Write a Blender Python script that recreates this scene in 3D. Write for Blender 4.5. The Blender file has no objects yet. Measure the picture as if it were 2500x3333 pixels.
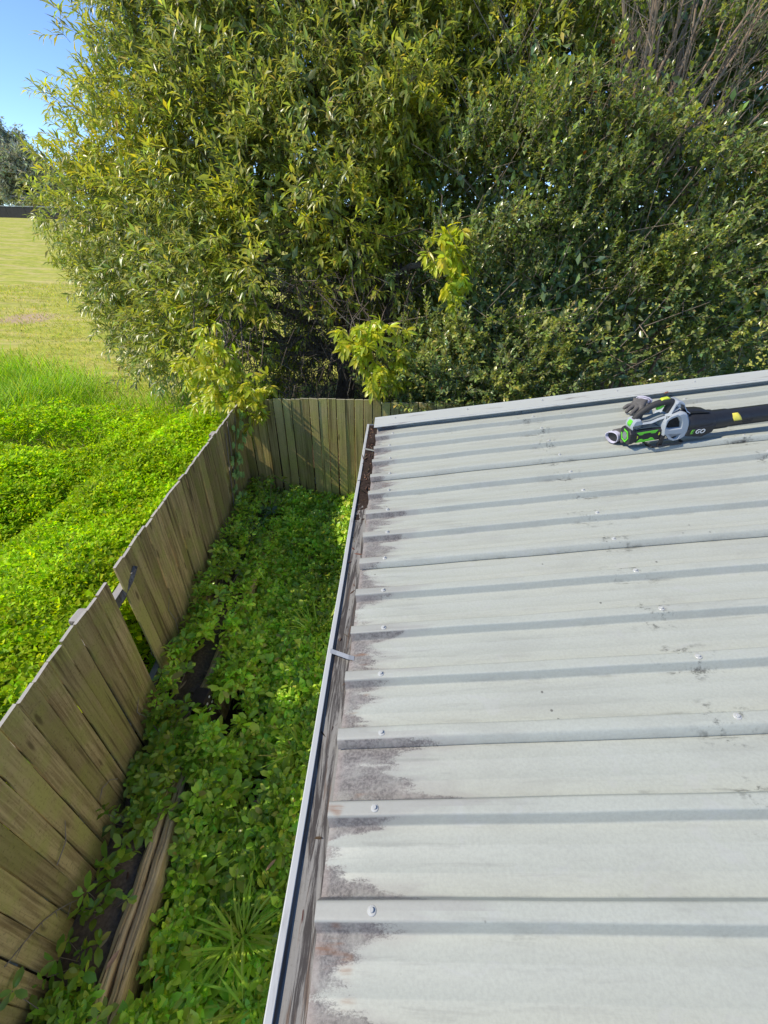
import bpy, bmesh, math, random
import numpy as np
from mathutils import Vector, Matrix
from mathutils.geometry import tessellate_polygon

S = bpy.context.scene
C = S.collection
RNG = np.random.default_rng(7)
random.seed(7)
R = math.radians

# ------------------------------------------------------------------ camera
cam_d = bpy.data.cameras.new('camera')
cam = bpy.data.objects.new('camera', cam_d)
C.objects.link(cam)
S.camera = cam
cam_d.sensor_fit = 'HORIZONTAL'
cam_d.sensor_width = 36.0
cam_d.lens = 36.0 * 1372.3 / 2500.0
cam_d.clip_start = 0.02
cam_d.clip_end = 3000.0
_r = Vector((0.99918, 0.03484, 0.02044))
_d = Vector((0.03652, -0.56269, -0.82586))
_f = Vector((-0.01728, 0.82593, -0.56350))
mw = Matrix((_r, -_d, -_f)).transposed().to_4x4()
mw.translation = Vector((0.0803, -2.9285, 1.2426))
cam.matrix_world = mw

# ------------------------------------------------------------------ sky, sun, exposure
TOSUN = Vector((-0.96, -0.15, 1.0)).normalized()
ELEV = math.asin(TOSUN.z)
world = bpy.data.worlds.new('World')
S.world = world
world.use_nodes = True
wn = world.node_tree
wn.nodes.clear()
sky = wn.nodes.new('ShaderNodeTexSky')
sky.sky_type = 'NISHITA'
sky.sun_disc = False
sky.sun_elevation = ELEV
sky.sun_rotation = math.atan2(TOSUN.x, TOSUN.y)
sky.air_density = 0.52
sky.dust_density = 0.0
sky.ozone_density = 5.0
bg = wn.nodes.new('ShaderNodeBackground')
bg.inputs['Strength'].default_value = 0.15
wo = wn.nodes.new('ShaderNodeOutputWorld')
wn.links.new(sky.outputs[0], bg.inputs[0])
wn.links.new(bg.outputs[0], wo.inputs[0])

sun_d = bpy.data.lights.new('sun', 'SUN')
sun_d.energy = 2.8
sun_d.angle = R(0.53)
sun_d.color = (1.0, 0.90, 0.74)
sun = bpy.data.objects.new('sun', sun_d)
C.objects.link(sun)
sun.rotation_euler = (-TOSUN).to_track_quat('-Z', 'Y').to_euler()

S.view_settings.view_transform = 'Standard'
S.view_settings.look = 'None'
S.view_settings.exposure = 0.92
S.view_settings.gamma = 1.0
S.view_settings.use_curve_mapping = False
S.render.engine = 'CYCLES'
S.cycles.max_bounces = 7
S.cycles.diffuse_bounces = 4
S.cycles.glossy_bounces = 2
S.cycles.transmission_bounces = 4
S.cycles.use_denoising = True
S.cycles.sample_clamp_indirect = 6.0

# ------------------------------------------------------------------ helpers
SL = 0.1612                      # roof slope
P = 0.1905                       # rib pitch
ROOF = Matrix.Rotation(-SL, 4, 'Y')
def fx(y):
    return -1.555 - 0.066 * y    # line of the long fence (x for a y)
BY = 1.55                        # line of the end fence (y)

def tag(o, label=None, cat=None, group=None, kind=None):
    if label: o['label'] = label
    if cat: o['category'] = cat
    if group: o['group'] = group
    if kind: o['kind'] = kind
    return o

def empty(name, loc=(0, 0, 0), mat=None):
    o = bpy.data.objects.new(name, None)
    C.objects.link(o)
    if mat is not None: o.matrix_world = mat
    else: o.location = loc
    o.empty_display_size = 0.1
    return o

def link(name, me, mat=None, parent=None):
    o = bpy.data.objects.new(name, me)
    C.objects.link(o)
    if mat is not None and not me.materials: me.materials.append(mat)
    if parent is not None: o.parent = parent
    return o

def pyd(name, V, F, mat=None, parent=None, smooth=False):
    me = bpy.data.meshes.new(name)
    me.from_pydata([tuple(v) for v in V], [], [tuple(f) for f in F])
    me.update()
    if smooth: me.shade_smooth()
    return link(name, me, mat, parent)

def tri_mesh(name, V, F, col=None, mat=None, parent=None, smooth=False):
    """V (n,3), F (m,3) numpy arrays, col (n,3) colour of the thing itself"""
    me = bpy.data.meshes.new(name)
    V = np.ascontiguousarray(V, dtype=np.float32); F = np.ascontiguousarray(F, dtype=np.int32)
    me.vertices.add(len(V)); me.vertices.foreach_set('co', V.ravel())
    me.loops.add(F.size); me.loops.foreach_set('vertex_index', F.ravel())
    me.polygons.add(len(F))
    me.polygons.foreach_set('loop_start', np.arange(0, F.size, 3, dtype=np.int32))
    me.polygons.foreach_set('loop_total', np.full(len(F), 3, dtype=np.int32))
    if smooth: me.polygons.foreach_set('use_smooth', np.ones(len(F), dtype=bool))
    if col is not None:
        a = me.color_attributes.new('Col', 'FLOAT_COLOR', 'POINT')
        c4 = np.ones((len(V), 4), dtype=np.float32); c4[:, :3] = col
        a.data.foreach_set('color', c4.ravel())
    me.update(calc_edges=True)
    return link(name, me, mat, parent)

class MB:
    """collects boxes, prisms, tubes, lathes; build() links them as one mesh"""
    def __init__(s): s.V = []; s.F = []
    def add(s, V, F):
        n = len(s.V); s.V += [tuple(v) for v in V]; s.F += [tuple(i + n for i in f) for f in F]; return s
    def box(s, a, b, ch=0.0):
        (x0, y0, z0), (x1, y1, z1) = a, b
        if ch <= 0:
            V = [(x0,y0,z0),(x1,y0,z0),(x1,y1,z0),(x0,y1,z0),(x0,y0,z1),(x1,y0,z1),(x1,y1,z1),(x0,y1,z1)]
            return s.add(V, [(3,2,1,0),(4,5,6,7),(0,1,5,4),(1,2,6,5),(2,3,7,6),(3,0,4,7)])
        bm = bmesh.new(); bmesh.ops.create_cube(bm, size=1)
        for v in bm.verts:
            v.co = Vector(((x0+x1)/2 + v.co.x*(x1-x0), (y0+y1)/2 + v.co.y*(y1-y0), (z0+z1)/2 + v.co.z*(z1-z0)))
        bmesh.ops.bevel(bm, geom=bm.edges[:], offset=ch, segments=2, affect='EDGES', profile=0.5)
        bm.verts.index_update()
        s.add([v.co[:] for v in bm.verts], [[v.index for v in f.verts] for f in bm.faces]); bm.free(); return s
    def tube(s, pts, rad, n=8, cap=True):
        pts = [Vector(p) for p in pts]; m = len(pts)
        if not hasattr(rad, '__len__'): rad = [rad] * m
        V = []; up = Vector((0.13, 0.21, 0.97)).normalized(); side = None
        for i, p in enumerate(pts):
            t = (pts[min(i+1, m-1)] - pts[max(i-1, 0)]).normalized()
            if side is None:
                side = t.cross(up)
                if side.length < 1e-3: side = t.cross(Vector((1, 0, 0)))
            else:
                side = side - t * side.dot(t)
                if side.length < 1e-5: side = t.cross(Vector((1, 0, 0)))
            side.normalize(); b = t.cross(side)
            for k in range(n):
                a = 2 * math.pi * k / n
                V.append(p + (side * math.cos(a) + b * math.sin(a)) * rad[i])
        F = [(i*n+k, i*n+(k+1) % n, (i+1)*n+(k+1) % n, (i+1)*n+k) for i in range(m-1) for k in range(n)]
        if cap: F += [tuple(range(n))[::-1], tuple((m-1)*n+k for k in range(n))]
        return s.add(V, F)
    def slab(s, poly, y0, y1, ch=0.004, holes=()):
        """outline in (x, z), thickness from y0 to y1 with chamfered rims; holes go right through"""
        def inset(pl, d):
            pl = [Vector(q) for q in pl]; out = []
            A = sum(pl[i].x*pl[(i+1) % len(pl)].y - pl[(i+1) % len(pl)].x*pl[i].y for i in range(len(pl)))
            sg = 1 if A > 0 else -1
            for i, q in enumerate(pl):
                a, b = pl[i-1], pl[(i+1) % len(pl)]
                e1 = (q-a).normalized(); e2 = (b-q).normalized()
                n = Vector((-(e1.y+e2.y), e1.x+e2.x))
                n = n.normalized() if n.length > 1e-6 else Vector((0, 0))
                out.append(q + n * d * sg)
            return out
        loops = [list(poly)] + [list(h) for h in holes]
        ins = [inset(loops[0], ch)] + [inset(h, -ch) for h in loops[1:]]
        V = []; F = []; idx = []
        for lp, il in zip(loops, ins):
            n = len(lp); o = len(V)
            V += [(q[0], y0, q[1]) for q in il]; V += [(q[0], y0+ch, q[1]) for q in lp]
            V += [(q[0], y1-ch, q[1]) for q in lp]; V += [(q[0], y1, q[1]) for q in il]
            for k in range(3):
                for i in range(n):
                    j = (i+1) % n; F.append((o+k*n+i, o+k*n+j, o+(k+1)*n+j, o+(k+1)*n+i))
            idx.append((o, n))
        flat0 = [o+i for o, n in idx for i in range(n)]; flat1 = [o+3*n+i for o, n in idx for i in range(n)]
        T = tessellate_polygon([[Vector((q[0], q[1], 0)) for q in il] for il in ins])
        F += [(flat0[a], flat0[b], flat0[c]) for a, b, c in T] + [(flat1[c], flat1[b], flat1[a]) for a, b, c in T]
        return s.add(V, F)
    def build(s, name, mat=None, parent=None, smooth=False, fix=True):
        me = bpy.data.meshes.new(name); me.from_pydata(s.V, [], s.F); me.update()
        if fix:
            bm = bmesh.new(); bm.from_mesh(me); bmesh.ops.recalc_face_normals(bm, faces=bm.faces[:]); bm.to_mesh(me); bm.free()
        if smooth:
            me.shade_smooth()
            try: me.set_sharp_from_angle(angle=R(40))
            except Exception: pass
        return link(name, me, mat, parent)

# ---- node helpers
class G:
    def __init__(s, name):
        s.m = bpy.data.materials.new(name); s.m.use_nodes = True; s.t = s.m.node_tree; s.t.nodes.clear()
        s.out = s.t.nodes.new('ShaderNodeOutputMaterial')
    def n(s, typ, ins=None, **kw):
        nd = s.t.nodes.new('ShaderNode' + typ)
        for k, v in kw.items(): setattr(nd, k, v)
        for k, v in (ins or {}).items(): s.put(nd, k, v)
        return nd
    def put(s, nd, k, v):
        sock = nd.inputs[k]
        if isinstance(v, bpy.types.NodeSocket): s.t.links.new(v, sock)
        elif isinstance(v, bpy.types.Node): s.t.links.new(v.outputs[0], sock)
        else:
            if isinstance(v, (tuple, list)) and len(v) == 3 and sock.type == 'RGBA': v = (*v, 1)
            sock.default_value = v
    def m_(s, op, a, b=None, c=None, clamp=False):
        nd = s.n('Math', operation=op, use_clamp=clamp); s.put(nd, 0, a)
        if b is not None: s.put(nd, 1, b)
        if c is not None: s.put(nd, 2, c)
        return nd.outputs[0]
    def sst(s, x, lo, hi, a=0.0, b=1.0):
        nd = s.n('MapRange', interpolation_type='SMOOTHSTEP')
        for k, v in zip(('Value', 'From Min', 'From Max', 'To Min', 'To Max'), (x, lo, hi, a, b)): s.put(nd, k, v)
        return nd.outputs[0]
    def mix(s, fac, a, b, mode='MIX'):
        nd = s.n('Mix', data_type='RGBA', blend_type=mode, clamp_factor=True)
        s.put(nd, 0, fac); s.put(nd, 6, a); s.put(nd, 7, b); return nd.outputs[2]
    def obj(s): return s.n('TexCoord').outputs['Object']
    def mapped(s, sc, vec=None, loc=(0, 0, 0)):
        nd = s.n('Mapping'); s.put(nd, 'Vector', vec if vec is not None else s.obj()); nd.inputs['Scale'].default_value = sc
        nd.inputs['Location'].default_value = loc; return nd.outputs[0]
    def noise(s, vec, scale=5.0, detail=4.0, rough=0.55, dist=0.0):
        return s.n('TexNoise', {'Vector': vec, 'Scale': scale, 'Detail': detail, 'Roughness': rough, 'Distortion': dist}).outputs[0]
    def bsdf(s, col, rough=0.6, metal=0.0, spec=0.5, bump=None, bstr=0.3, bdist=0.01, **kw):
        b = s.n('BsdfPrincipled'); s.put(b, 'Base Color', col); s.put(b, 'Roughness', rough); s.put(b, 'Metallic', metal)
        s.put(b, 'Specular IOR Level', spec)
        if bump is not None:
            bp = s.n('Bump', {'Strength': bstr, 'Distance': bdist, 'Height': bump}); s.put(b, 'Normal', bp.outputs[0])
        s.t.links.new(b.outputs[0], s.out.inputs[0]); return b

def plain(name, col, rough=0.5, metal=0.0, var=0.12, scale=30.0, spec=0.5, bstr=0.1):
    g = G(name); nz = g.noise(g.obj(), scale, 5)
    c = g.mix(nz, tuple(x*(1-var*2) for x in col), tuple(min(1, x*(1+var)) for x in col))
    g.bsdf(c, rough, metal, spec, bump=nz, bstr=bstr, bdist=0.002); return g.m

def leaf_mat(name, trans=0.38, rough=0.38, spec=0.45, tint=(1.15, 1.1, 0.5)):
    g = G(name); a = g.n('Attribute', attribute_name='Col').outputs['Color']
    b = g.n('BsdfPrincipled', {'Base Color': a, 'Roughness': rough, 'Specular IOR Level': spec})
    t = g.n('BsdfTranslucent', {'Color': g.mix(1.0, a, (*tint, 1), 'MULTIPLY')})
    mx = g.n('MixShader', {0: trans, 1: b.outputs[0], 2: t.outputs[0]})
    g.t.links.new(mx.outputs[0], g.out.inputs[0]); return g.m

M = {}
M['tree_leaf'] = leaf_mat('tree_leaf', 0.46, 0.33, 0.6, (1.5, 1.45, 0.6))
M['hedge_leaf'] = leaf_mat('hedge_leaf', 0.33, 0.27, 0.75, (1.5, 1.5, 0.5))
M['cover_leaf'] = leaf_mat('cover_leaf', 0.46, 0.55, 0.18, (1.4, 1.3, 0.4))
M['yard_leaf'] = leaf_mat('yard_leaf', 0.36, 0.33, 0.55, (1.4, 1.4, 0.5))
M['grass'] = leaf_mat('grass', 0.45, 0.5, 0.3, (1.4, 1.4, 0.5))
M['gum_leaf'] = leaf_mat('gum_leaf', 0.25, 0.6, 0.2, (1.1, 1.1, 0.7))
M['dead_leaf'] = leaf_mat('dead_leaf', 0.10, 0.75, 0.15, (1, 0.9, 0.8))

def bark(name, a, b, sc=9.0):
    g = G(name); v = g.mapped((1, 1, 0.18)); nz = g.noise(v, sc * 4, 6, 0.65)
    n2 = g.noise(g.obj(), 3.0, 3)
    c = g.mix(nz, a, b); c = g.mix(g.sst(n2, 0.52, 0.7, 0, 0.5), c, (0.20, 0.20, 0.17))
    g.bsdf(c, 0.9, 0, 0.2, bump=nz, bstr=0.6, bdist=0.006); return g.m
M['bark'] = bark('bark', (0.045, 0.034, 0.026), (0.17, 0.135, 0.105))
M['bark_red'] = bark('bark_red', (0.17, 0.115, 0.08), (0.42, 0.31, 0.225))
M['twig'] = bark('twig', (0.18, 0.14, 0.10), (0.42, 0.34, 0.26), 20)
M['gum_bark'] = bark('gum_bark', (0.25, 0.22, 0.19), (0.5, 0.46, 0.41))

def roof_mat():
    g = G('painted_roof_steel'); o = g.obj(); sp = g.n('SeparateXYZ', {0: o})
    u, v = sp.outputs[0], sp.outputs[1]
    d = g.m_('ADD', u, 0.045)
    ph = g.m_('FRACT', g.m_('ADD', g.m_('DIVIDE', v, P), 0.5))
    m = g.m_('MULTIPLY', g.m_('ABSOLUTE', g.m_('SUBTRACT', ph, 0.5)), P)      # distance from the rib centre
    side = g.m_('SUBTRACT', ph, 0.5)                                            # sign tells near from far side
    pan = g.m_('FLOOR', g.m_('DIVIDE', v, P))
    big = g.noise(o, 1.6, 3); fine = g.noise(o, 130, 6, 0.7); fin2 = g.noise(g.mapped((170, 330, 100)), 1.0, 6, 0.75); mid = g.noise(g.mapped((13, 34, 10)), 1.0, 6, 0.62, 0.5)
    stv = g.mapped((3.5, 42, 1)); streak = g.noise(stv, 1.0, 5, 0.62, 0.3)
    grain = g.noise(g.mapped((60, 700, 1)), 1.0, 4, 0.6)
    base = g.mix(big, (0.380, 0.412, 0.372), (0.412, 0.428, 0.375))
    blot = g.noise(g.mapped((2.2, 5.5, 1)), 1.0, 6, 0.7, 0.6)
    base = g.mix(g.sst(blot, 0.48, 0.70, 0, 0.30), base, (0.27, 0.275, 0.25))
    base = g.mix(g.sst(blot, 0.46, 0.30, 0, 0.25), base, (0.42, 0.45, 0.43))
    base = g.mix(g.sst(fine, 0.35, 0.7, 0.0, 0.30), base, (0.25, 0.26, 0.24))
    base = g.mix(g.sst(grain, 0.5, 0.75, 0, 0.16), base, (0.265, 0.275, 0.262))
    # chalky paler smears
    sm = g.noise(g.mapped((9, 14, 1), loc=(3, 1, 0)), 1.0, 3, 0.5, 1.5)
    base = g.mix(g.sst(sm, 0.60, 0.70, 0, 0.35), base, (0.395, 0.41, 0.395))
    # grime at the low ends of the sheets
    reach = g.n('TexNoise', {'Vector': g.mapped((1.5, 8, 1)), 'Scale': 1.0, 'Detail': 4.0, 'Roughness': 0.6}).outputs[0]
    rnd = g.n('TexWhiteNoise', {'W': pan}, noise_dimensions='1D').outputs[0]
    nearrib = g.sst(m, 0.022, 0.050, 0.075, 0.0)
    L = g.m_('ADD', g.m_('SUBTRACT', g.m_('MULTIPLY', g.sst(reach, 0.34, 0.66), 0.150), 0.022), g.m_('ADD', nearrib, g.m_('MULTIPLY', rnd, 0.03)))
    L = g.m_('MULTIPLY', L, g.m_('ADD', g.sst(v, -3.0, -1.6, 0.95, 0.60), g.m_('MULTIPLY', rnd, 0.65)))
    edge = g.m_('ADD', d, g.m_('MULTIPLY', g.m_('SUBTRACT', mid, 0.5), 0.16))
    edge = g.m_('ADD', edge, g.m_('MULTIPLY', g.m_('SUBTRACT', fine, 0.5), 0.05))
    k = g.sst(g.m_('SUBTRACT', edge, L), 0.055, -0.040)
    k = g.sst(g.m_('ADD', k, g.m_('MULTIPLY', g.m_('SUBTRACT', fin2, 0.5), 2.1)), 0.20, 0.92)
    k = g.m_('MULTIPLY', k, g.sst(g.noise(g.mapped((14, 20, 1), loc=(2, 7, 0)), 1.0, 4, 0.6), 0.30, 0.58, 0.60, 1.0))
    top = g.sst(m, 0.0165, 0.0195)                                              # rib crowns stay cleaner
    k = g.m_('MULTIPLY', k, g.m_('ADD', g.m_('MULTIPLY', top, 0.92), 0.08))
    dirt = g.mix(g.sst(fine, 0.38, 0.62), (0.070, 0.062, 0.066), (0.20, 0.185, 0.182))
    dirt = g.mix(g.sst(mid, 0.48, 0.72, 0, 0.65), dirt, (0.285, 0.26, 0.25))
    dirt = g.mix(g.sst(d, 0.022, 0.0, 0, 0.4), dirt, (0.32, 0.255, 0.225))
    wash = g.sst(g.m_('SUBTRACT', edge, g.m_('MULTIPLY', L, 1.5)), 0.06, -0.06)
    base = g.mix(g.m_('MULTIPLY', wash, 0.35), base, (0.27, 0.255, 0.25))
    col = g.mix(g.m_('MULTIPLY', k, 0.85), base, dirt)
    # rust blooms in a few places by the edge
    rz = g.noise(g.mapped((7, 7, 1), loc=(5.2, 0.7, 0)), 1.0, 2)
    rust = g.m_('MULTIPLY', g.m_('MULTIPLY', g.sst(rz, 0.60, 0.68), g.sst(d, 0.16, 0.02)), g.sst(streak, 0.45, 0.62))
    col = g.mix(g.m_('MULTIPLY', rust, 0.8), col, (0.20, 0.095, 0.045))
    # lichen and dirt gathered along the rib feet, more by the fixings
    foot = g.m_('MULTIPLY', g.sst(g.m_('ABSOLUTE', g.m_('SUBTRACT', m, 0.032)), 0.010, 0.001), g.sst(g.noise(g.mapped((7, 30, 1)), 1.0, 6, 0.7), 0.52, 0.66))
    row = g.m_('ABSOLUTE', g.m_('SUBTRACT', g.m_('FRACT', g.m_('DIVIDE', g.m_('ADD', u, 0.43), 0.955)), 0.5))
    rows = g.m_('MULTIPLY', g.sst(row, 0.14, 0.01), g.sst(u, 0.4, 0.6))
    spk = g.sst(g.noise(g.mapped((22, 34, 1)), 1.0, 7, 0.72), 0.53, 0.66)
    lich = g.m_('MAXIMUM', g.m_('MULTIPLY', foot, g.m_('ADD', 0.28, rows)), g.m_('MULTIPLY', g.m_('MULTIPLY', rows, spk), g.sst(m, 0.085, 0.035)))
    col = g.mix(g.m_('MULTIPLY', lich, 0.85, clamp=True), col, (0.055, 0.055, 0.048))
    st = g.m_('MULTIPLY', g.sst(streak, 0.54, 0.70), g.sst(d, 0.9, 0.05, 0.35, 1.0))
    col = g.mix(g.m_('MULTIPLY', st, 0.30), col, (0.18, 0.18, 0.17))
    dots = g.n('TexVoronoi', {'Vector': g.mapped((9, 9, 1)), 'Scale': 1.0, 'Randomness': 1.0}).outputs['Distance']
    col = g.mix(g.sst(dots, 0.045, 0.025, 0, 0.7), col, (0.05, 0.045, 0.04))
    g.bsdf(col, g.mix(k, (0.46,)*3, (0.85,)*3), 0.0, 0.4, bump=g.m_('ADD', g.m_('MULTIPLY', fine, 0.5), g.m_('MULTIPLY', k, 0.8)), bstr=0.25, bdist=0.0012)
    return g.m
M['roof'] = roof_mat()

def trim_mat():
    g = G('painted_trim_steel'); o = g.obj()
    a = g.noise(g.mapped((2.5, 26, 26)), 1.0, 5, 0.65, 0.3); f = g.noise(o, 60, 5, 0.7)
    c = g.mix(a, (0.40, 0.425, 0.41), (0.46, 0.48, 0.46))
    c = g.mix(g.sst(a, 0.56, 0.72, 0, 0.75), c, (0.12, 0.095, 0.09)); c = g.mix(g.sst(f, 0.6, 0.75, 0, 0.4), c, (0.15, 0.14, 0.13))
    g.bsdf(c, 0.5, 0, 0.4, bump=f, bstr=0.15, bdist=0.001); return g.m
M['trim'] = trim_mat()

def gutter_mats():
    g = G('gutter_lip_steel'); o = g.obj(); a = g.noise(g.mapped((30, 5, 30)), 1.0, 5, 0.65)
    c = g.mix(g.sst(a, 0.52, 0.75, 0, 0.7), (0.46, 0.475, 0.475), (0.17, 0.155, 0.155)); g.bsdf(c, 0.45, 0.0, 0.4); M['lip'] = g.m
    g = G('dirty_gutter_steel'); o = g.obj(); sp = g.n('SeparateXYZ', {0: o})
    a = g.noise(g.mapped((38, 2.6, 20)), 1.0, 8, 0.72, 1.2); b = g.noise(g.mapped((90, 7, 30)), 1.0, 5, 0.6); f = g.noise(o, 150, 4, 0.7)
    c = g.mix(b, (0.20, 0.195, 0.18), (0.32, 0.315, 0.30))
    c = g.mix(g.sst(a, 0.46, 0.58, 0, 0.9), c, (0.045, 0.040, 0.040)); c = g.mix(g.sst(b, 0.56, 0.70, 0, 0.7), c, (0.15, 0.10, 0.07))
    c = g.mix(g.sst(sp.outputs[0], -0.100, -0.111, 0, 0.8), c, (0.26, 0.18, 0.12))  # brown put along the front lip, offsetting the blue tint of its shade
    c = g.mix(g.sst(f, 0.55, 0.7, 0, 0.35), c, (0.12, 0.11, 0.10))
    g.bsdf(c, 0.85, 0, 0.08, bump=a, bstr=0.3, bdist=0.002); M['gutter'] = g.m
gutter_mats()
M['screw'] = plain('painted_screw', (0.42, 0.43, 0.42), 0.35, 0.0, 0.05)
M['wall_steel'] = plain('painted_wall_steel', (0.45, 0.46, 0.43), 0.55)
M['zinc'] = plain('zinc_strap', (0.55, 0.56, 0.55), 0.4, 0.6)

def wood(name, cols, moss, mossf, grey, sc=1.0):
    g = G(name); o = g.obj(); r = g.n('ObjectInfo').outputs['Random']
    off = g.n('CombineXYZ', {0: g.m_('MULTIPLY', r, 37.0), 1: g.m_('MULTIPLY', r, 91.0), 2: g.m_('MULTIPLY', r, 11.0)})
    vv = g.n('VectorMath', {0: o, 1: off.outputs[0]}, operation='ADD').outputs[0]
    gr = g.noise(g.mapped((55*sc, 55*sc, 2.2*sc), vv), 1.0, 6, 0.65, 0.6); bl = g.noise(vv, 4.5, 4, 0.6); fi = g.noise(vv, 75, 5, 0.7)
    c = g.mix(g.sst(gr, 0.36, 0.64), cols[0], cols[1])
    c = g.mix(g.m_('MULTIPLY', r, 0.75), c, cols[2])
    c = g.mix(g.m_('MULTIPLY', g.sst(bl, 0.40, 0.66), mossf), c, moss)
    c = g.mix(g.sst(fi, 0.52, 0.72, 0, 0.55), c, tuple(x*0.35 for x in cols[0]))
    c = g.mix(g.sst(g.noise(g.mapped((28, 28, 1.2), vv), 1.0, 4), 0.54, 0.70, 0, 0.75), c, tuple(x*0.42 for x in cols[0]))
    vv_ = g.m_('ADD', 0.66, g.m_('MULTIPLY', g.m_('FRACT', g.m_('MULTIPLY', r, 7.31)), 0.55)); c = g.mix(1.0, c, g.n('CombineColor', {0: vv_, 1: vv_, 2: vv_}).outputs[0], 'MULTIPLY')
    knot = g.n('TexVoronoi', {'Vector': g.mapped((9, 9, 2.2), vv), 'Scale': 1.0}).outputs['Distance']; c = g.mix(g.sst(knot, 0.13, 0.05, 0, 0.7), c, tuple(x*0.3 for x in cols[0]))
    nz = g.n('SeparateXYZ', {0: g.n('NewGeometry').outputs['Normal']}).outputs[2]
    c = g.mix(g.sst(nz, 0.6, 0.9, 0, 0.85), c, grey)
    g.bsdf(c, 0.88, 0, 0.2, bump=g.m_('ADD', gr, g.m_('MULTIPLY', fi, 0.4)), bstr=0.55, bdist=0.004); return g.m
M['paling'] = wood('weathered_paling', ((0.29, 0.185, 0.078), (0.68, 0.49, 0.235), (0.40, 0.30, 0.125)), (0.42, 0.375, 0.10), 0.72, (0.42, 0.41, 0.40))
M['paling_green'] = wood('mossy_paling', ((0.34, 0.255, 0.09), (0.62, 0.48, 0.19), (0.42, 0.35, 0.13)), (0.44, 0.40, 0.10), 0.7, (0.36, 0.36, 0.30))
M['rail'] = wood('grey_rail', ((0.10, 0.085, 0.07), (0.30, 0.265, 0.235), (0.20, 0.175, 0.155)), (0.20, 0.19, 0.14), 0.3, (0.36, 0.35, 0.34))
def sleeper_mat():
    g = G('treated_sleeper'); o = g.obj()
    gr = g.noise(g.mapped((42, 2.0, 42)), 1.0, 6, 0.66, 0.8); bl = g.noise(o, 5, 4); ck = g.noise(g.mapped((70, 1.1, 70)), 1.0, 5, 0.6, 0.5)
    c = g.mix(g.sst(gr, 0.3, 0.7), (0.52, 0.345, 0.155), (0.84, 0.62, 0.33)); c = g.mix(g.sst(bl, 0.45, 0.7, 0, 0.55), c, (0.42, 0.31, 0.19))
    c = g.mix(g.sst(ck, 0.58, 0.66, 0, 0.85), c, (0.05, 0.036, 0.022))
    g.bsdf(c, 0.9, 0, 0.2, bump=g.m_('SUBTRACT', gr, g.m_('MULTIPLY', g.sst(ck, 0.56, 0.66), 1.5)), bstr=0.7, bdist=0.006); M['sleeper'] = g.m
sleeper_mat()
M['post_dark'] = plain('dark_post', (0.050, 0.036, 0.028), 0.75, 0, 0.35, 40, 0.3, 0.5)
M['bolt'] = plain('white_bolt', (0.72, 0.70, 0.66), 0.6)

def ground_mat():
    g = G('ground_soil_and_lawn'); o = g.obj(); sp = g.n('SeparateXYZ', {0: o})
    r = g.n('VectorMath', {0: o, 1: (0.08, -2.93, 0)}, operation='DISTANCE').outputs['Value']
    a = g.noise(o, 0.35, 4, 0.6); b = g.noise(o, 2.6, 5, 0.65); f = g.noise(o, 28, 5, 0.7); s2 = g.noise(g.mapped((0.5, 1.6, 1)), 1.0, 5, 0.7)
    lawn = g.mix(g.sst(b, 0.3, 0.7), (0.30, 0.36, 0.045), (0.50, 0.48, 0.10))
    lawn = g.mix(g.sst(s2, 0.46, 0.66, 0, 0.8), lawn, (0.58, 0.48, 0.21)); lawn = g.mix(g.sst(f, 0.5, 0.75, 0, 0.45), lawn, (0.24, 0.27, 0.04)); lawn = g.mix(g.sst(g.noise(g.mapped((0.9, 2.6, 1)), 1.0, 6, 0.75), 0.54, 0.64, 0, 0.55), lawn, (0.26, 0.25, 0.06))
    bare = g.noise(o, 0.55, 4, 0.6)
    lawn = g.mix(g.sst(bare, 0.66, 0.72, 0, 0.8), lawn, (0.50, 0.37, 0.25))
    pd = g.n('VectorMath', {0: g.n('VectorMath', {0: o, 1: (1.0, 1.0, 0.0)}, operation='MULTIPLY').outputs[0], 1: (-11.8, 11.3, 0.0)}, operation='DISTANCE').outputs['Value']
    lawn = g.mix(g.sst(g.m_('ADD', pd, g.m_('MULTIPLY', b, 0.9)), 1.5, 0.9, 0, 0.85), lawn, (0.50, 0.36, 0.26))
    soil = g.mix(f, (0.030, 0.021, 0.014), (0.125, 0.085, 0.055))
    soil = g.mix(g.sst(sp.outputs[0], -3.3, -4.0), soil, g.mix(b, (0.22, 0.16, 0.11), (0.46, 0.36, 0.26)))
    far = g.sst(r, 7.5, 9.5)
    g.bsdf(g.mix(far, soil, lawn), 0.95, 0, 0.1, bump=f, bstr=0.5, bdist=0.02); return g.m
M['ground'] = ground_mat()
M['soil'] = plain('dark_soil', (0.24, 0.175, 0.13), 0.95, 0, 0.4, 60, 0.1, 0.8)

# ------------------------------------------------------------------ the ground
def sstep(x, a, b):
    t = np.clip((x - a) / (b - a), 0, 1); return t * t * (3 - 2 * t)
def vnoise(x, y, s, seed=0):
    """smooth value noise in numpy"""
    x = np.asarray(x, float) * s + 17.3 * seed; y = np.asarray(y, float) * s - 9.1 * seed
    xi = np.floor(x).astype(int); yi = np.floor(y).astype(int); xf = x - xi; yf = y - yi
    def h(i, j):
        n = (i * 374761393 + j * 668265263 + seed * 1442695) & 0x7fffffff
        n = ((n ^ (n >> 13)) * 1274126177) & 0x7fffffff
        return ((n ^ (n >> 16)) & 0xffff) / 65535.0
    u = xf * xf * (3 - 2 * xf); v = yf * yf * (3 - 2 * yf)
    return (h(xi, yi) * (1 - u) + h(xi + 1, yi) * u) * (1 - v) + (h(xi, yi + 1) * (1 - u) + h(xi + 1, yi + 1) * u) * v
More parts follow.
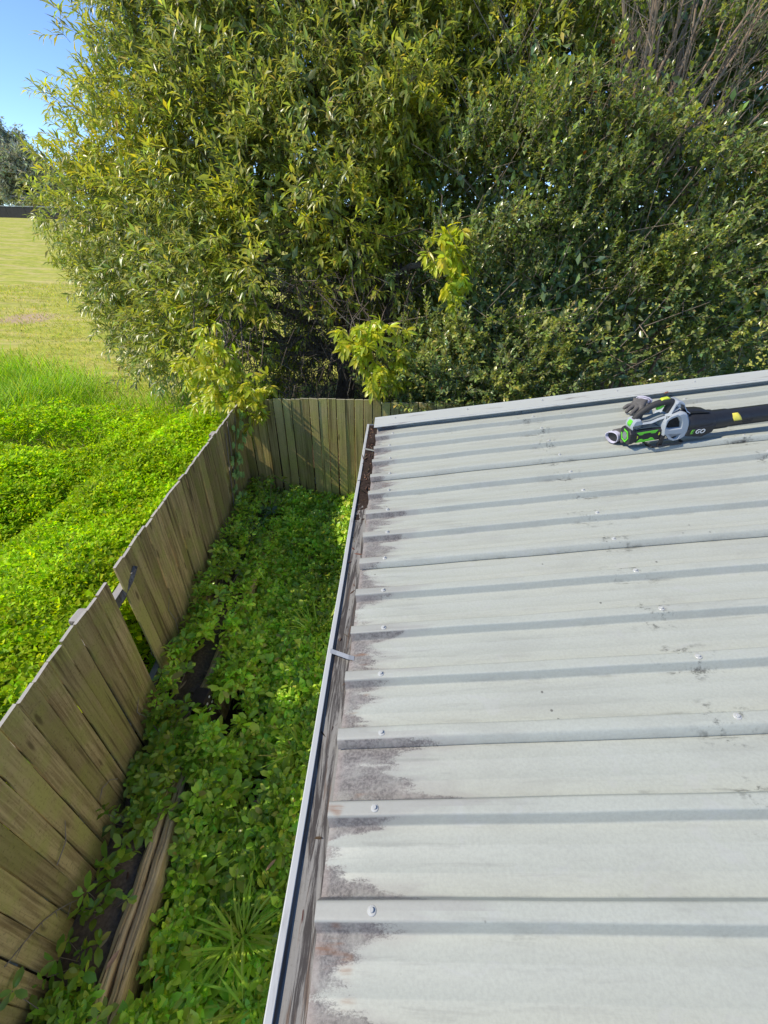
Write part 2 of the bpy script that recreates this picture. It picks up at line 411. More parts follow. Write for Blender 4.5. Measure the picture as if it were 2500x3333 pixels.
def gz(x, y):
    x = np.asarray(x, float); y = np.asarray(y, float)
    r = np.hypot(x - 0.08, y + 2.93)
    out = -1.55 + 2.5 * sstep(r, 13, 70) + (vnoise(x, y, 0.5, 3) - 0.5) * 0.12
    ins = sstep(x - fx(y), -0.03, 0.03) * sstep(BY - y, -0.03, 0.03)
    return out * (1 - ins) - 1.96 * ins
def graded(lo, hi, a, b, st, gr=1.16):
    mid = list(np.arange(a, b + 1e-6, st)); up = []; s = st; v = b
    while v < hi: s *= gr; v += s; up.append(min(v, hi))
    dn = []; s = st; v = a
    while v > lo: s *= gr; v -= s; dn.append(max(v, lo))
    return np.array(dn[::-1] + mid + up)
gx = graded(-900, 900, -5.0, 1.0, 0.06); gy = graded(-60, 1500, -3.4, 4.0, 0.08)
GX, GY = np.meshgrid(gx, gy)
GV = np.stack([GX.ravel(), GY.ravel(), gz(GX, GY).ravel()], 1); nx = len(gx)
ii = np.arange((len(gy) - 1) * nx).reshape(-1, nx)[:, :-1].ravel()
GF = np.concatenate([np.stack([ii, ii + 1, ii + nx + 1], 1), np.stack([ii, ii + nx + 1, ii + nx], 1)])
tag(tri_mesh('ground', GV, GF, mat=M['ground'], smooth=True), 'sloping ground of dark soil and yellowish mown grass', 'ground', kind='structure')
# the strip of raised soil held by the sleepers
def sx(y):
    return np.interp(y, [-3.4, -2.65, -1.35, -0.2, 1.5], [-1.04, -1.075, -1.195, -1.18, -1.2])
ys = np.arange(-3.4, 1.53, 0.045); bedV = []; bedF = []
for j, y in enumerate(ys):
    for i in range(7):
        t = i / 6; x = (fx(y) + 0.012) * (1 - t) + (sx(y) - 0.068) * t
        bedV.append((x, y, -1.63 + 0.05 * vnoise(x, y, 9, 5) + 0.03 * math.sin(t * math.pi) + 0.02 * vnoise(x, y, 30, 6)))
for j in range(len(ys) - 1):
    for i in range(6):
        a = j * 7 + i; bedF.append((a, a + 1, a + 8, a + 7))
tag(pyd('garden_bed_soil', bedV, bedF, M['soil'], smooth=True), 'raised strip of dark soil between the fence and the sleepers', 'soil', kind='structure')

# ------------------------------------------------------------------ the shed: roof sheets, capping, gutter, walls
shed = tag(empty('shed', (0, 0, -1.96)), 'shed with pale grey-green ribbed steel roof, stained along its low edge', 'shed')
def place_roof(o):
    o.matrix_world = ROOF; return o
def child_roof(o, par=None):
    o.parent = par or shed; o.matrix_parent_inverse = Matrix.Identity(4)
    o.matrix_local = (par or shed).matrix_world.inverted() @ ROOF if par is None else o.matrix_local
    return o
bpy.context.view_layer.update()
SHI = Matrix.Translation((0, 0, 1.96))
NEARY = -3.75; U0 = -0.047; U1 = 3.6
def sheet(k0, k1, first, last):
    """sheet from rib k0 (far) to rib k1 (near); its near edge laps over the next sheet"""
    pr = []                                             # (v, height) far to near
    for k in range(k0, k1 + 1):
        c = -k * P
        if k == k0 and not first: pr += [(c + 0.0135, 0.0272), (c - 0.0135, 0.0272), (c - 0.0265, 0.0)]
        elif k == k1 and not last: pr += [(c + 0.0335, 0.0), (c + 0.0300, 0.0008), (c + 0.0280, 0.0030), (c + 0.0184, 0.0258), (c + 0.0165, 0.0287), (c + 0.0138, 0.0301), (c + 0.0100, 0.0306), (c - 0.0100, 0.0306), (c - 0.0140, 0.0298), (c - 0.0175, 0.0278), (c - 0.0205, 0.0245), (c - 0.0300, 0.0085), (c - 0.0312, 0.0042)]
        else:
            half = [(0.0400, 0.0), (0.0320, 0.0), (0.0296, 0.0006), (0.0278, 0.0026), (0.0270, 0.0045), (0.0190, 0.0233), (0.0182, 0.0252), (0.0168, 0.0280), (0.0148, 0.0294), (0.0120, 0.0299), (0.0095, 0.0300)]
            pr += [(c + a_, h_) for a_, h_ in half] + [(c - a_, h_) for a_, h_ in half[::-1]]
        if k < k1:
            for t in (0.37, 0.63):
                q = c - P * t; pr += [(q + 0.006, 0.0), (q + 0.002, 0.0014), (q - 0.002, 0.0014), (q - 0.006, 0.0)]
    us = np.concatenate([[U0], np.linspace(U0 + 0.03, U1, 46)]); n = len(pr); V = []; F = []
    for lay, dz in ((0, 0.0), (1, -0.0012)):
        for u in us:
            for v, h in pr:
                w = 0.0011 * math.sin(u * 5.1 + v * 2.3) + 0.0009 * math.sin(u * 13 + v * 31) if u > U0 + 0.05 else 0.0
                lip = -0.004 if (u == U0 and h < 0.002) else 0.0
                V.append((u, v + 0.0006 * math.sin(u * 9 + v * 50), h + w + dz + lip))
    m = len(us); o2 = m * n
    for i in range(m - 1):
        for j in range(n - 1):
            a = i * n + j; F.append((a, a + 1, a + n + 1, a + n)); F.append((o2 + a, o2 + a + n, o2 + a + n + 1, o2 + a + 1))
    for j in range(n - 1):
        F.append((j, o2 + j, o2 + j + 1, j + 1)); b = (m - 1) * n + j; F.append((b, b + 1, o2 + b + 1, o2 + b))
    for i in range(m - 1):
        for j in (0, n - 1):
            a = i * n + j; F.append((a, a + n, o2 + a + n, o2 + a) if j == 0 else (a, o2 + a, o2 + a + n, a + n))
    ob = pyd('roof_sheet', V, F, M['roof'], shed, True)
    try: ob.data.set_sharp_from_angle(angle=R(50))
    except Exception: pass
    ob.matrix_local = SHI @ ROOF; return ob
for k in range(0, 20, 4): sheet(k, k + 4, k == 0, k == 16)
# screws
def screw_mesh():
    b = MB(); n = 14
    def ring(r, z): return [(r * math.cos(2*math.pi*i/n), r * math.sin(2*math.pi*i/n), z) for i in range(n)]
    prof = [(0.0098, 0.0), (0.0098, 0.0012), (0.0085, 0.0022), (0.0050, 0.0026), (0.0050, 0.0062), (0.0040, 0.0072)]
    V = []; F = []
    for r, z in prof: V += ring(r, z)
    for q in range(len(prof) - 1): F += [(q*n+i, q*n+(i+1) % n, (q+1)*n+(i+1) % n, (q+1)*n+i) for i in range(n)]
    F.append(tuple((len(prof)-1)*n+i for i in range(n))); b.add(V, F)
    return b
sm_ob = screw_mesh().build('screw', M['screw'], shed)
first = True
jit = {2: -0.012, 3: -0.004, 12: 0.012, 1: 0.006, 13: 0.002, 14: 0.006}
for row, u in enumerate((0.07, 1.025, 1.98, 2.93)):
    for k in range(1, 20):
        if first: so = sm_ob; first = False
        else: so = bpy.data.objects.new('screw', sm_ob.data); C.objects.link(so); so.parent = shed
        uu = u + (jit.get(k, random.uniform(-0.006, 0.006)) if row == 0 else random.uniform(-0.008, 0.008))
        so.matrix_local = SHI @ ROOF @ Matrix.Translation((uu, -k * P + random.uniform(-0.003, 0.003), 0.0302)) @ Matrix.Rotation(random.uniform(-0.12, 0.12), 4, 'X')
# barge capping over the far edge
b = MB(); prof = [(-0.064, 0.0325), (-0.063, 0.0365), (-0.047, 0.0372), (-0.045, 0.0405), (0.090, 0.0425), (0.101, 0.046), (0.104, 0.041), (0.104, -0.09), (0.101, -0.09), (0.101, 0.030), (-0.060, 0.0310)]
us = np.linspace(-0.062, U1, 30); V = []; F = []; n = len(prof)
for u in us:
    for v, h in prof: V.append((u, v + 0.0012 * math.sin(u * 3.3), h + 0.001 * math.sin(u * 4 + 1)))
for i in range(len(us) - 1):
    for j in range(n): F.append((i*n+j, i*n+(j+1) % n, (i+1)*n+(j+1) % n, (i+1)*n+j))
F += [tuple(range(n)), tuple((len(us)-1)*n+j for j in range(n))[::-1]]
cap = b.add(V, F).build('barge_capping', M['trim'], shed); cap.matrix_local = SHI @ ROOF
for u in (0.09, 0.62, 1.15, 1.66, 2.17, 2.7):
    so = bpy.data.objects.new('screw', sm_ob.data); C.objects.link(so); so.parent = cap
    so.matrix_local = Matrix.Translation((u, 0.052, 0.0425))
# gutter
gut = empty('gutter'); gut.parent = shed; gut.location = (0, 0, 1.96)
def extr(prof, y0, y1, name, mat, par, ny=60, wav=0.0012):
    V = []; F = []; n = len(prof); yy = np.linspace(y0, y1, ny)
    for y in yy:
        for x, z in prof: V.append((x + wav * math.sin(y * 2.1 + 1) + wav * 0.5 * math.sin(y * 7), y, z + wav * math.sin(y * 1.7)))
    for i in range(ny - 1):
        for j in range(n): F.append((i*n+j, i*n+(j+1) % n, (i+1)*n+(j+1) % n, (i+1)*n+j))
    F += [tuple(range(n)), tuple((ny-1)*n+j for j in range(n))[::-1]]
    return MB().add(V, F).build(name, mat, par)
extr([(-0.026, -0.012), (-0.026, -0.024), (-0.060, -0.0275), (-0.105, -0.0275), (-0.1115, -0.026), (-0.1115, -0.020), (-0.1135, -0.020), (-0.1135, -0.028), (-0.106, -0.0300), (-0.060, -0.0300), (-0.0235, -0.0265), (-0.0235, -0.012)], NEARY, 0.088, 'trough', M['gutter'], gut)
extr([(-0.1115, -0.021), (-0.1105, -0.0175), (-0.1120, -0.0155), (-0.1255, -0.0150), (-0.1285, -0.0185), (-0.1285, -0.0340), (-0.1265, -0.0480), (-0.1262, -0.0760), (-0.1140, -0.0830), (-0.1140, -0.021)], NEARY, 0.0905, 'front_lip', M['lip'], gut)
MB().box((-0.127, 0.0905, -0.084), (-0.024, 0.0925, -0.0142)).build('end_cap', M['lip'], gut)
for y, dy in ((-0.335, -0.045), (-1.975, -0.03), (-3.3, -0.03)):
    st = MB(); w = 0.009
    pts = [(-0.118, y, -0.0132), (-0.095, y + dy * 0.3, -0.0125), (-0.068, y + dy * 0.7, -0.0085), (-0.050, y + dy, -0.0055), (-0.030, y + dy * 1.1, -0.0065)]
    V = []; F = []
    for x, yy, z in pts: V += [(x, yy - w, z), (x, yy + w, z), (x, yy + w, z + 0.0015), (x, yy - w, z + 0.0015)]
    for i in range(len(pts) - 1):
        for j in range(4): F.append((i*4+j, i*4+(j+1) % 4, (i+1)*4+(j+1) % 4, (i+1)*4+j))
    F += [(0, 1, 2, 3), (19, 18, 17, 16)]
    st.add(V, F).build('gutter_strap', M['zinc'], gut)
# silt and rotted leaves lying in the far end of the gutter
V = []; F = []; yy = np.linspace(-1.15, 0.085, 110)
for y in yy:
    for i in range(9):
        x = -0.1105 + i * 0.0105
        th = 0.013 * float(sstep(y, -1.15, -0.35)) * (0.35 + 1.1 * float(vnoise(x, y, 26, 2))) - 0.004 + 0.004 * float(vnoise(x, y, 90, 4))
        V.append((x, y, -0.0270 + th))
for j in range(len(yy) - 1):
    for i in range(8): F.append((j*9+i, j*9+i+1, j*9+i+10, j*9+i+9))
M['silt'] = plain('gutter_silt', (0.050, 0.036, 0.030), 0.95, 0, 0.5, 90, 0.1, 0.8)
pyd('gutter_silt', V, F, M['silt'], gut, True)
# scraps of dead leaf in the gutter
def gutter_scraps():
    lv = Leaves(); n = 130; y = np.concatenate([RNG.uniform(-0.9, 0.06, 90), RNG.uniform(-3.0, -0.9, 40)]); p = np.stack([RNG.uniform(-0.106, -0.055, n), y, np.where(y > -0.9, -0.014, -0.0265)], 1)
    lv.put(p, unit(RNG.normal(0, 1, (n, 3)) * np.array([0.5, 1, 0.12])), unit(np.array([0, 0, 1.0]) + RNG.normal(0, 0.4, (n, 3))), RNG.uniform(0.012, 0.05, n), RNG.uniform(0.004, 0.012, n), pick([(0.10, 0.06, 0.04), (0.20, 0.13, 0.08), (0.05, 0.04, 0.03)], (2, 1, 2), n), fine=True, fold=-0.2)
    tag(lv.build('dead_leaves', M['dead_leaf'], gut), kind='stuff')
# walls under the roof
for nm, a, bx in (('wall', (0.03, NEARY + 0.12, -1.96), (0.07, 0.02, -0.06)), ('wall', (0.07, -0.02, -1.96), (3.4, 0.02, 0.0))):
    wb = MB().box(a, bx)
    if bx[0] < 1:
        for i in range(18): wb.box((0.005, NEARY + 0.2 + i * 0.2, -1.94), (0.0295, NEARY + 0.25 + i * 0.2, -0.08))
    else:
        for i in range(16): wb.box((0.2 + i * 0.2, 0.0205, -1.94), (0.25 + i * 0.2, 0.045, -0.02))
    w = wb.build(nm, M['wall_steel'], shed); w.location = (0, 0, 1.96)

# ------------------------------------------------------------------ fences
def paling(w, h, th, seed):
    rr = random.Random(seed); b = MB(); nz = 7; V = []; F = []
    bow = rr.uniform(-0.006, 0.006); tw = rr.uniform(-0.004, 0.004); slant = rr.uniform(-0.004, 0.004)
    for i in range(nz):
        t = i / (nz - 1); z = -h * (1 - t); q = bow * math.sin(t * math.pi); e = rr.uniform(-0.0012, 0.0012)
        zz = (slant, -slant) if i == nz - 1 else (0, 0)
        c = 0.0025
        V += [(-th/2 + q, -w/2 + c + e, z + zz[0]), (-th/2 + q, w/2 - c + e, z + zz[1]), (-th/2 + c + q + tw*t, w/2 + e, z + zz[1]), (th/2 - c + q + tw*t, w/2 + e, z + zz[1]),
              (th/2 + q, w/2 - c + e, z + zz[1]), (th/2 + q, -w/2 + c + e, z + zz[0]), (th/2 - c + q - tw*t, -w/2 + e, z + zz[0]), (-th/2 + c + q - tw*t, -w/2 + e, z + zz[0])]
    for i in range(nz - 1):
        for j in range(8): F.append((i*8+j, i*8+(j+1) % 8, (i+1)*8+(j+1) % 8, (i+1)*8+j))
    F += [tuple(range(8))[::-1], tuple((nz-1)*8+j for j in range(8))]
    return b.add(V, F)
ang = math.atan2(-0.066, 1.0)
fen = tag(empty('paling_fence', (fx(-1.0), -1.0, -1.62)), 'long brown timber paling fence with a missing board, running beside the shed gutter', 'fence')
FI = Matrix.Translation((-fx(-1.0), 1.0, 1.62))
protos = [paling(0.0925 + 0.0018 * (i % 3), 1.30, 0.016, 40 + i).build('paling', M['paling'], fen) for i in range(9)]
used = [False] * 9
y = -3.35; i = 0
tops = lambda y: float(np.interp(y, [-3.3, -2.0, -1.25, -1.13, 0.3, 1.5], [-0.395, -0.405, -0.412, -0.392, -0.40, -0.415]))
while y < 1.49:
    i += 1
    if -1.262 < y < -1.15: y += 0.098; continue          # the missing board
    gap = 0.0985 + random.uniform(0.0, 0.0025) + (0.005 if i in (14, 17, 27, 33) else 0.0)
    k = random.randrange(9)
    if not used[k]: po = protos[k]; used[k] = True
    else: po = bpy.data.objects.new('paling', protos[k].data); C.objects.link(po); po.parent = fen
    z = tops(y) + random.uniform(-0.007, 0.007)
    lean = random.uniform(-0.006, 0.006) + (0.02 if -1.15 < y < -0.9 else 0.0) - (0.012 if -1.5 < y < -1.26 else 0.0)
    po.matrix_local = FI @ Matrix.Translation((fx(y) + random.uniform(-0.004, 0.004), y, z)) @ Matrix.Rotation(-ang * 1.0, 4, 'Z') @ Matrix.Rotation(lean, 4, 'X') @ Matrix.Rotation(random.uniform(-0.03, 0.03) , 4, 'Z')
    y += gap
for k in range(9):
    if not used[k]: bpy.data.objects.remove(protos[k])
def rail(y0, y1, z, off, name='rail', w=0.04, h=0.07):
    V = []; F = []; n = 14
    for q in range(n):
        y = y0 + (y1 - y0) * q / (n - 1); x = fx(y) + off; e = 0.004 * math.sin(y * 5)
        V += [(x - w/2, y, z - h/2 + e), (x + w/2, y, z - h/2 + e), (x + w/2, y, z + h/2 + e), (x - w/2, y, z + h/2 + e)]
    for q in range(n - 1):
        for j in range(4): F.append((q*4+j, q*4+(j+1) % 4, (q+1)*4+(j+1) % 4, (q+1)*4+j))
    F += [(0, 1, 2, 3), tuple(4*(n-1)+j for j in (3, 2, 1, 0))]
    o = MB().add(V, F).build(name, M['rail'], fen); o.matrix_local = FI; return o
rail(-3.4, -1.06, -0.60, -0.030); rail(-1.02, 1.5, -0.56, -0.030); rail(-3.4, 1.5, -1.35, -0.030)
for y in (-3.0, -1.43, 0.95):
    pb = MB().box((fx(y) - 0.150, y - 0.045, -1.7), (fx(y) - 0.052, y + 0.055, -0.52), 0.014)
    o = pb.build('post', M['rail'], fen); o.matrix_local = FI
# short split piece of rail poking in front of the board beside the gap
o = MB().tube([(fx(-1.16) - 0.040, -1.26, -0.64), (fx(-1.15) - 0.015, -1.18, -0.595), (fx(-1.08) + 0.012, -1.115, -0.555), (fx(-1.02) + 0.024, -1.045, -0.51)], [0.030, 0.028, 0.020, 0.013], 5).build('broken_rail', M['rail'], fen); o.matrix_local = FI

fb = tag(empty('boundary_fence', (-0.5, BY, -1.6)), 'short mossy green timber fence closing the end of the side passage', 'fence')
BI = Matrix.Translation((0.5, -BY, 1.6))
pr2 = [paling(0.0905 + 0.0022 * (i % 3), 1.62, 0.016, 80 + i).build('paling', M['paling_green'], fb) for i in range(7)]
used = [False] * 7; x = -1.62; i = 0
while x < 1.5:
    i += 1; k = random.randrange(7)
    if not used[k]: po = pr2[k]; used[k] = True
    else: po = bpy.data.objects.new('paling', pr2[k].data); C.objects.link(po); po.parent = fb
    z = -0.345 + 0.02 * (x + 0.5) - (0.03 if x > -0.03 else 0.0) + random.choice((-0.004, 0.0, 0.006, 0.0)) - 0.02 * max(0, -0.9 - x)
    po.matrix_local = BI @ Matrix.Translation((x, BY + random.uniform(-0.003, 0.003), z)) @ Matrix.Rotation(R(90) + random.uniform(-0.04, 0.04), 4, 'Z') @ Matrix.Rotation(random.uniform(-0.008, 0.008), 4, 'X')
    x += 0.0995 + random.uniform(-0.002, 0.003)
for k in range(7):
    if not used[k]: bpy.data.objects.remove(pr2[k])
for z in (-0.62, -1.4):
    o = MB().box((-1.62, BY + 0.012, z - 0.035), (1.55, BY + 0.05, z + 0.035)).build('rail', M['rail'], fb); o.matrix_local = BI

# ------------------------------------------------------------------ sleeper edging with dark post
rw = tag(empty('sleeper_edging', (-1.1, -2.0, -1.96)), 'low garden edging of split brown timber sleepers below the long fence', 'edging')
RI = Matrix.Translation((1.1, 2.0, 1.96))
def sleeper(y0, y1, off, w, z0, z1, seed, name='sleeper'):
    rr = random.Random(seed); n = 26; V = []; F = []; m = 10
    for q in range(n):
        y = y0 + (y1 - y0) * q / (n - 1); x = float(sx(y)) + off
        wl = 0.004 * math.sin(y * 9 + seed) + rr.uniform(-0.003, 0.003)
        sec = [(-w/2, z0), (w/2, z0), (w/2, z0 + 0.6*(z1-z0)), (w/2 - 0.002, z1 - 0.012), (w/2 - 0.010, z1 - 0.002), (w*0.18, z1), (w*0.1, z1 - rr.uniform(0.002, 0.012)), (-w*0.05, z1 + 0.002), (-w/2 + 0.008, z1 - 0.002), (-w/2, z1 - 0.012)]
        for a, c in sec: V.append((x + a + wl + rr.uniform(-0.0012, 0.0012), y, c + rr.uniform(-0.0015, 0.0015) + 0.004 * math.sin(y * 3 + seed)))
    for q in range(n - 1):
        for j in range(m): F.append((q*m+j, q*m+(j+1) % m, (q+1)*m+(j+1) % m, (q+1)*m+j))
    F += [tuple(range(m)), tuple((n-1)*m+j for j in range(m))[::-1]]
    o = MB().add(V, F).build(name, M['sleeper'], rw); o.matrix_local = RI; return o
sleeper(-3.4, -1.40, -0.029, 0.052, -1.75, -1.545, 3); sleeper(-3.4, -1.47, 0.030, 0.054, -1.75, -1.560, 8)
sleeper(-3.4, -1.42, 0.0, 0.075, -1.95, -1.757, 5); sleeper(-1.21, 0.9, -0.03, 0.06, -1.75, -1.535, 11); sleeper(-1.21, 0.9, 0.01, 0.075, -1.95, -1.757, 13)
pst = tag(empty('edging_post', (-1.165, -1.28, -1.96)), 'dark brown block post with six white bolt heads at the sleeper joint', 'post')
pb = MB().box((-0.052, -0.055, 0.0), (0.052, 0.055, 0.52), 0.006).build('block', M['post_dark'], pst)
for a in range(3):
    for q in range(2):
        MB().tube([(0.051, -0.028 + q * 0.04 + 0.004 * a, 0.465 - a * 0.07 + q * 0.022), (0.0555, -0.028 + q * 0.04 + 0.004 * a, 0.465 - a * 0.07 + q * 0.022)], [0.0095, 0.0075], 10).build('bolt', M['bolt'], pst)
pst.rotation_euler = (0.03, -0.03, -0.10)
bpy.context.view_layer.update()

# ------------------------------------------------------------------ foliage builders
def unit(a): return a / np.maximum(np.linalg.norm(a, axis=-1, keepdims=True), 1e-9)
def leaf_geo(B, D, N, L, W, wide=0.45, fold=0.18, droop=0.12, fine=False):
    """B base, D direction, N upper side (n,3); L, W (n,) -> verts, tris"""
    n = len(B); D = unit(D); Sd = unit(np.cross(D, N)); N = np.cross(Sd, D); L = L[:, None]; W = W[:, None]
    if not fine:
        v = np.stack([B, B + D*L*wide - Sd*W/2 + N*W*fold, B + D*L*wide + Sd*W/2 + N*W*fold, B + D*L*wide, B + D*L - N*L*droop], 1)
        f = np.array([(0, 3, 1), (0, 2, 3), (1, 3, 4), (3, 2, 4)]); k = 5
    else:
        a, b = wide * 0.62, wide + (1 - wide) * 0.42
        c0 = B; ca = B + D*L*a; cb = B + D*L*b - N*L*droop*0.35; ct = B + D*L - N*L*droop
        v = np.stack([c0, ca - Sd*W*0.42 + N*W*fold, ca, ca + Sd*W*0.42 + N*W*fold, cb - Sd*W*0.44 + N*W*fold*0.9, cb, cb + Sd*W*0.44 + N*W*fold*0.9, ct], 1)
        f = np.array([(0, 2, 1), (0, 3, 2), (1, 2, 5), (1, 5, 4), (2, 3, 6), (2, 6, 5), (4, 5, 7), (5, 6, 7)]); k = 8
    F = (np.arange(n) * k)[:, None, None] + f[None]
    return v.reshape(-1, 3), F.reshape(-1, 3), k
def pick(cols, w, n, jit=0.22):
    c = np.array(cols)[RNG.choice(len(cols), n, p=np.array(w) / sum(w))]
    j = 1 + RNG.normal(0, jit, (n, 1)); h = 1 + RNG.normal(0, 0.08, (n, 3))
    return np.clip(c * np.clip(j, 0.45, 1.7) * h, 0.003, 0.9)
class Leaves:
    def __init__(s): s.V = []; s.F = []; s.Cc = []; s.o = 0
    def put(s, B, D, N, L, W, col, **kw):
        v, f, k = leaf_geo(B, D, N, L, W, **kw); s.V.append(v); s.F.append(f + s.o); s.o += len(v); s.Cc.append(np.repeat(col, k, 0))
    def build(s, name, mat, parent=None):
        return tri_mesh(name, np.concatenate(s.V), np.concatenate(s.F), np.concatenate(s.Cc), mat, parent)
class Sticks:
    """many thin three-sided twigs in one mesh"""
    def __init__(s): s.V = []; s.F = []; s.o = 0
    def put(s, A, Bq, ra, rb):
        n = len(A); t = unit(Bq - A); p = unit(np.cross(t, np.array([0.3, 0.2, 0.93]))); q = np.cross(t, p); vs = []
        for X, r in ((A, ra), (Bq, rb)):
            r = np.broadcast_to(np.asarray(r, float), (n,))[:, None]
            for k in range(3):
                a = 2.0944 * k; vs.append(X + (p * math.cos(a) + q * math.sin(a)) * r)
        v = np.stack(vs, 1); f = np.array([(0, 1, 4), (0, 4, 3), (1, 2, 5), (1, 5, 4), (2, 0, 3), (2, 3, 5)])
        s.V.append(v.reshape(-1, 3)); s.F.append(((np.arange(n) * 6)[:, None, None] + f[None]).reshape(-1, 3) + s.o); s.o += n * 6
    def build(s, name, mat, parent=None): return tri_mesh(name, np.concatenate(s.V), np.concatenate(s.F), None, mat, parent)
def sphere(n): return unit(RNG.normal(size=(n, 3)))
def sprays(lv, st, base, axis, K, stem, L, W, cols, w, yellow=None, droop=0.25, spread=0.9, tip=True, fine=False, wide=0.45, jit=0.22):
    """a leafy shoot at each base: K leaves spiralling along a short stem"""
    n = len(base); axis = unit(axis); slen = stem * RNG.uniform(0.6, 1.3, n)[:, None]
    e1 = unit(np.cross(axis, sphere(n))); e2 = np.cross(axis, e1)
    end = base + axis * slen + np.array([0, 0, -1]) * slen * droop * 0.5
    if st is not None: st.put(base, end, 0.0028, 0.0012)
    tint = 1 + RNG.normal(0, 0.16, (n, 1))
    for k in range(K):
        t = (0.15 + 0.85 * (k + RNG.uniform(0, 1, n)) / K)[:, None]; t = np.minimum(t, 1)
        ph = (k * 2.399 + RNG.normal(0, 0.35, n))[:, None]
        ou = e1 * np.cos(ph) + e2 * np.sin(ph); tilt = spread * (1.15 - 0.65 * t)
        D = unit(axis * (1 - 0.3 * tilt) + ou * tilt + np.array([0, 0, -droop]) + RNG.normal(0, 0.12, (n, 3)))
        B = base + (end - base) * t; N = unit(np.array([0, 0, 1.0]) * 0.9 + axis * 0.4 - D * 0.2 + RNG.normal(0, 0.28, (n, 3)))
        sc = RNG.uniform(0.65, 1.2, n); c = pick(cols, w, n, jit) * tint
        if yellow is not None:
            yy = yellow[:, None] * (0.35 + 0.65 * t); c = c * (1 - yy) + pick([(0.54, 0.54, 0.040), (0.42, 0.48, 0.05), (0.58, 0.52, 0.06)], (4, 4, 1), n, 0.15) * yy
        lv.put(B, D, N, L * sc, W * sc, c, droop=0.14, fine=fine, wide=wide)
def blob_points(bl, dens, front=0.72, lo=0.5, lump=0.28, seed=1):
    """points through the outer part of each ball, more of them on the open (-y) side"""
    out = []; nrm = []; rr = []
    for i, (x, y, z, r) in enumerate(bl):
        n = int(dens * r * r); d = sphere(n); flip = (d[:, 1] > 0.1) & (RNG.random(n) < front); d[flip, 1] *= -1
        gapn = vnoise(d[:, 0] * 3 + d[:, 2] * 1.3 + i, d[:, 1] * 3 + d[:, 2] * 2.2, 1.7, seed + 3 * i)
        kp = gapn > 0.24; d = d[kp]; n = len(d)
        lum = 1 + lump * (vnoise(d[:, 0] * 2 + d[:, 2], d[:, 1] * 2 - d[:, 2] * 1.7, 1.5, seed + i) * 2 - 1)
        q = lo + (1.05 - lo) * RNG.random(n) ** 0.6
        out.append(np.array([x, y, z]) + d * (r * q * lum)[:, None] * np.array([1, 1, 0.92])); nrm.append(d); rr.append(q)
    return np.concatenate(out), np.concatenate(nrm), np.concatenate(rr)
def clumped(bl, dens, per, sig, front, lo, lump, seed):
    a, na, qa = blob_points(bl, dens * 0.30, front, lo, lump, seed)
    c, nc, qc = blob_points(bl, dens * 0.70 / per, front, max(lo, 0.6), lump, seed + 40)
    p = np.repeat(c, per, 0) + RNG.normal(0, sig, (len(c) * per, 3)); n = unit(np.repeat(nc, per, 0) + unit(p - np.repeat(c, per, 0)) * 0.6)
    return np.concatenate([a, p]), np.concatenate([na, n]), np.concatenate([qa, np.repeat(qc, per)])
def limb(a, b, r0, r1, n=7, wob=0.12, sag=0.0):
    a = np.array(a, float); b = np.array(b, float); ln = np.linalg.norm(b - a); pts = []
    o = RNG.normal(0, wob * ln * 0.35, (n, 3)); o[0] = 0; o[-1] = 0
    for i in range(n):
        t = i / (n - 1); pts.append(a + (b - a) * t + o[i] * 0.5 + np.array([0, 0, 1]) * math.sin(t * math.pi) * sag)
    return pts, list(np.linspace(r0, r1, n))

gutter_scraps()
# ---- the big long-leaved tree behind the end fence
LT = [(-3.45, 6.2, 3.46, 1.0), (-2.5, 6.0, 3.58, 1.6), (-1.11, 5.6, 3.55, 1.6), (0.15, 5.2, 3.45, 1.5), (1.13, 5.0, 3.31, 1.2),
      (-3.75, 5.5, 2.49, 0.8), (-2.91, 5.0, 2.59, 1.3), (-1.62, 4.6, 2.54, 1.4), (-0.39, 4.3, 2.51, 1.35), (0.6, 4.2, 2.4, 1.1),
      (-5.75, 5.8, 1.5, 0.42), (-4.55, 5.2, 1.5, 0.75), (-3.45, 4.6, 1.51, 0.95), (-1.93, 3.8, 1.63, 1.1), (-0.79, 3.7, 1.78, 1.1), (0.14, 3.8, 1.78, 0.85),
      (-5.0, 5.4, 0.45, 0.62), (-4.17, 4.8, 0.54, 0.85), (-2.59, 3.8, 0.73, 0.9), (-1.46, 3.3, 1.0, 0.65),
      (-4.35, 4.8, -0.35, 0.55), (-2.95, 3.8, -0.08, 0.7), (-1.9, 3.0, 0.25, 0.5), (-4.6, 5.1, -0.1, 0.5), (-3.7, 4.3, -0.45, 0.55),
      (-2.9, 7.2, 5.0, 1.6), (-1.0, 7.0, 5.2, 1.8), (0.6, 6.6, 5.0, 1.6), (-1.45, 2.95, 1.05, 0.62), (-0.85, 3.0, 1.35, 0.58), (-2.15, 3.05, 0.62, 0.58), (-0.35, 3.05, 1.0, 0.42), (-1.0, 2.75, 0.55, 0.36), (-0.9, 4.9, -0.5, 0.9), (-2.0, 4.9, -0.6, 0.8), (0.3, 4.4, -0.3, 0.9), (0.2, 4.2, 0.8, 0.7), (-1.0, 4.6, 0.6, 0.7)]
tree = tag(empty('broadleaf_tree', (-0.65, 3.3, -1.6)), 'large spreading tree with long narrow yellow-green leaves, behind the end fence', 'tree')
TI = Matrix.Translation((0.65, -3.3, 1.6))
lv = Leaves(); st = Sticks()
p, nn, q = clumped(LT, 430, 15, 0.15, 0.74, 0.34, 0.36, 11)
keep = (p[:, 1] > 1.75) & (p[:, 1] > 0.25 + 0.80 * p[:, 2]) & (vnoise(p[:, 0] + 0.4 * p[:, 1], p[:, 2] + 0.3 * p[:, 1], 1.25, 91) > 0.12 + 0.10 * RNG.random(len(p))) ; p, nn, q = p[keep], nn[keep], q[keep]
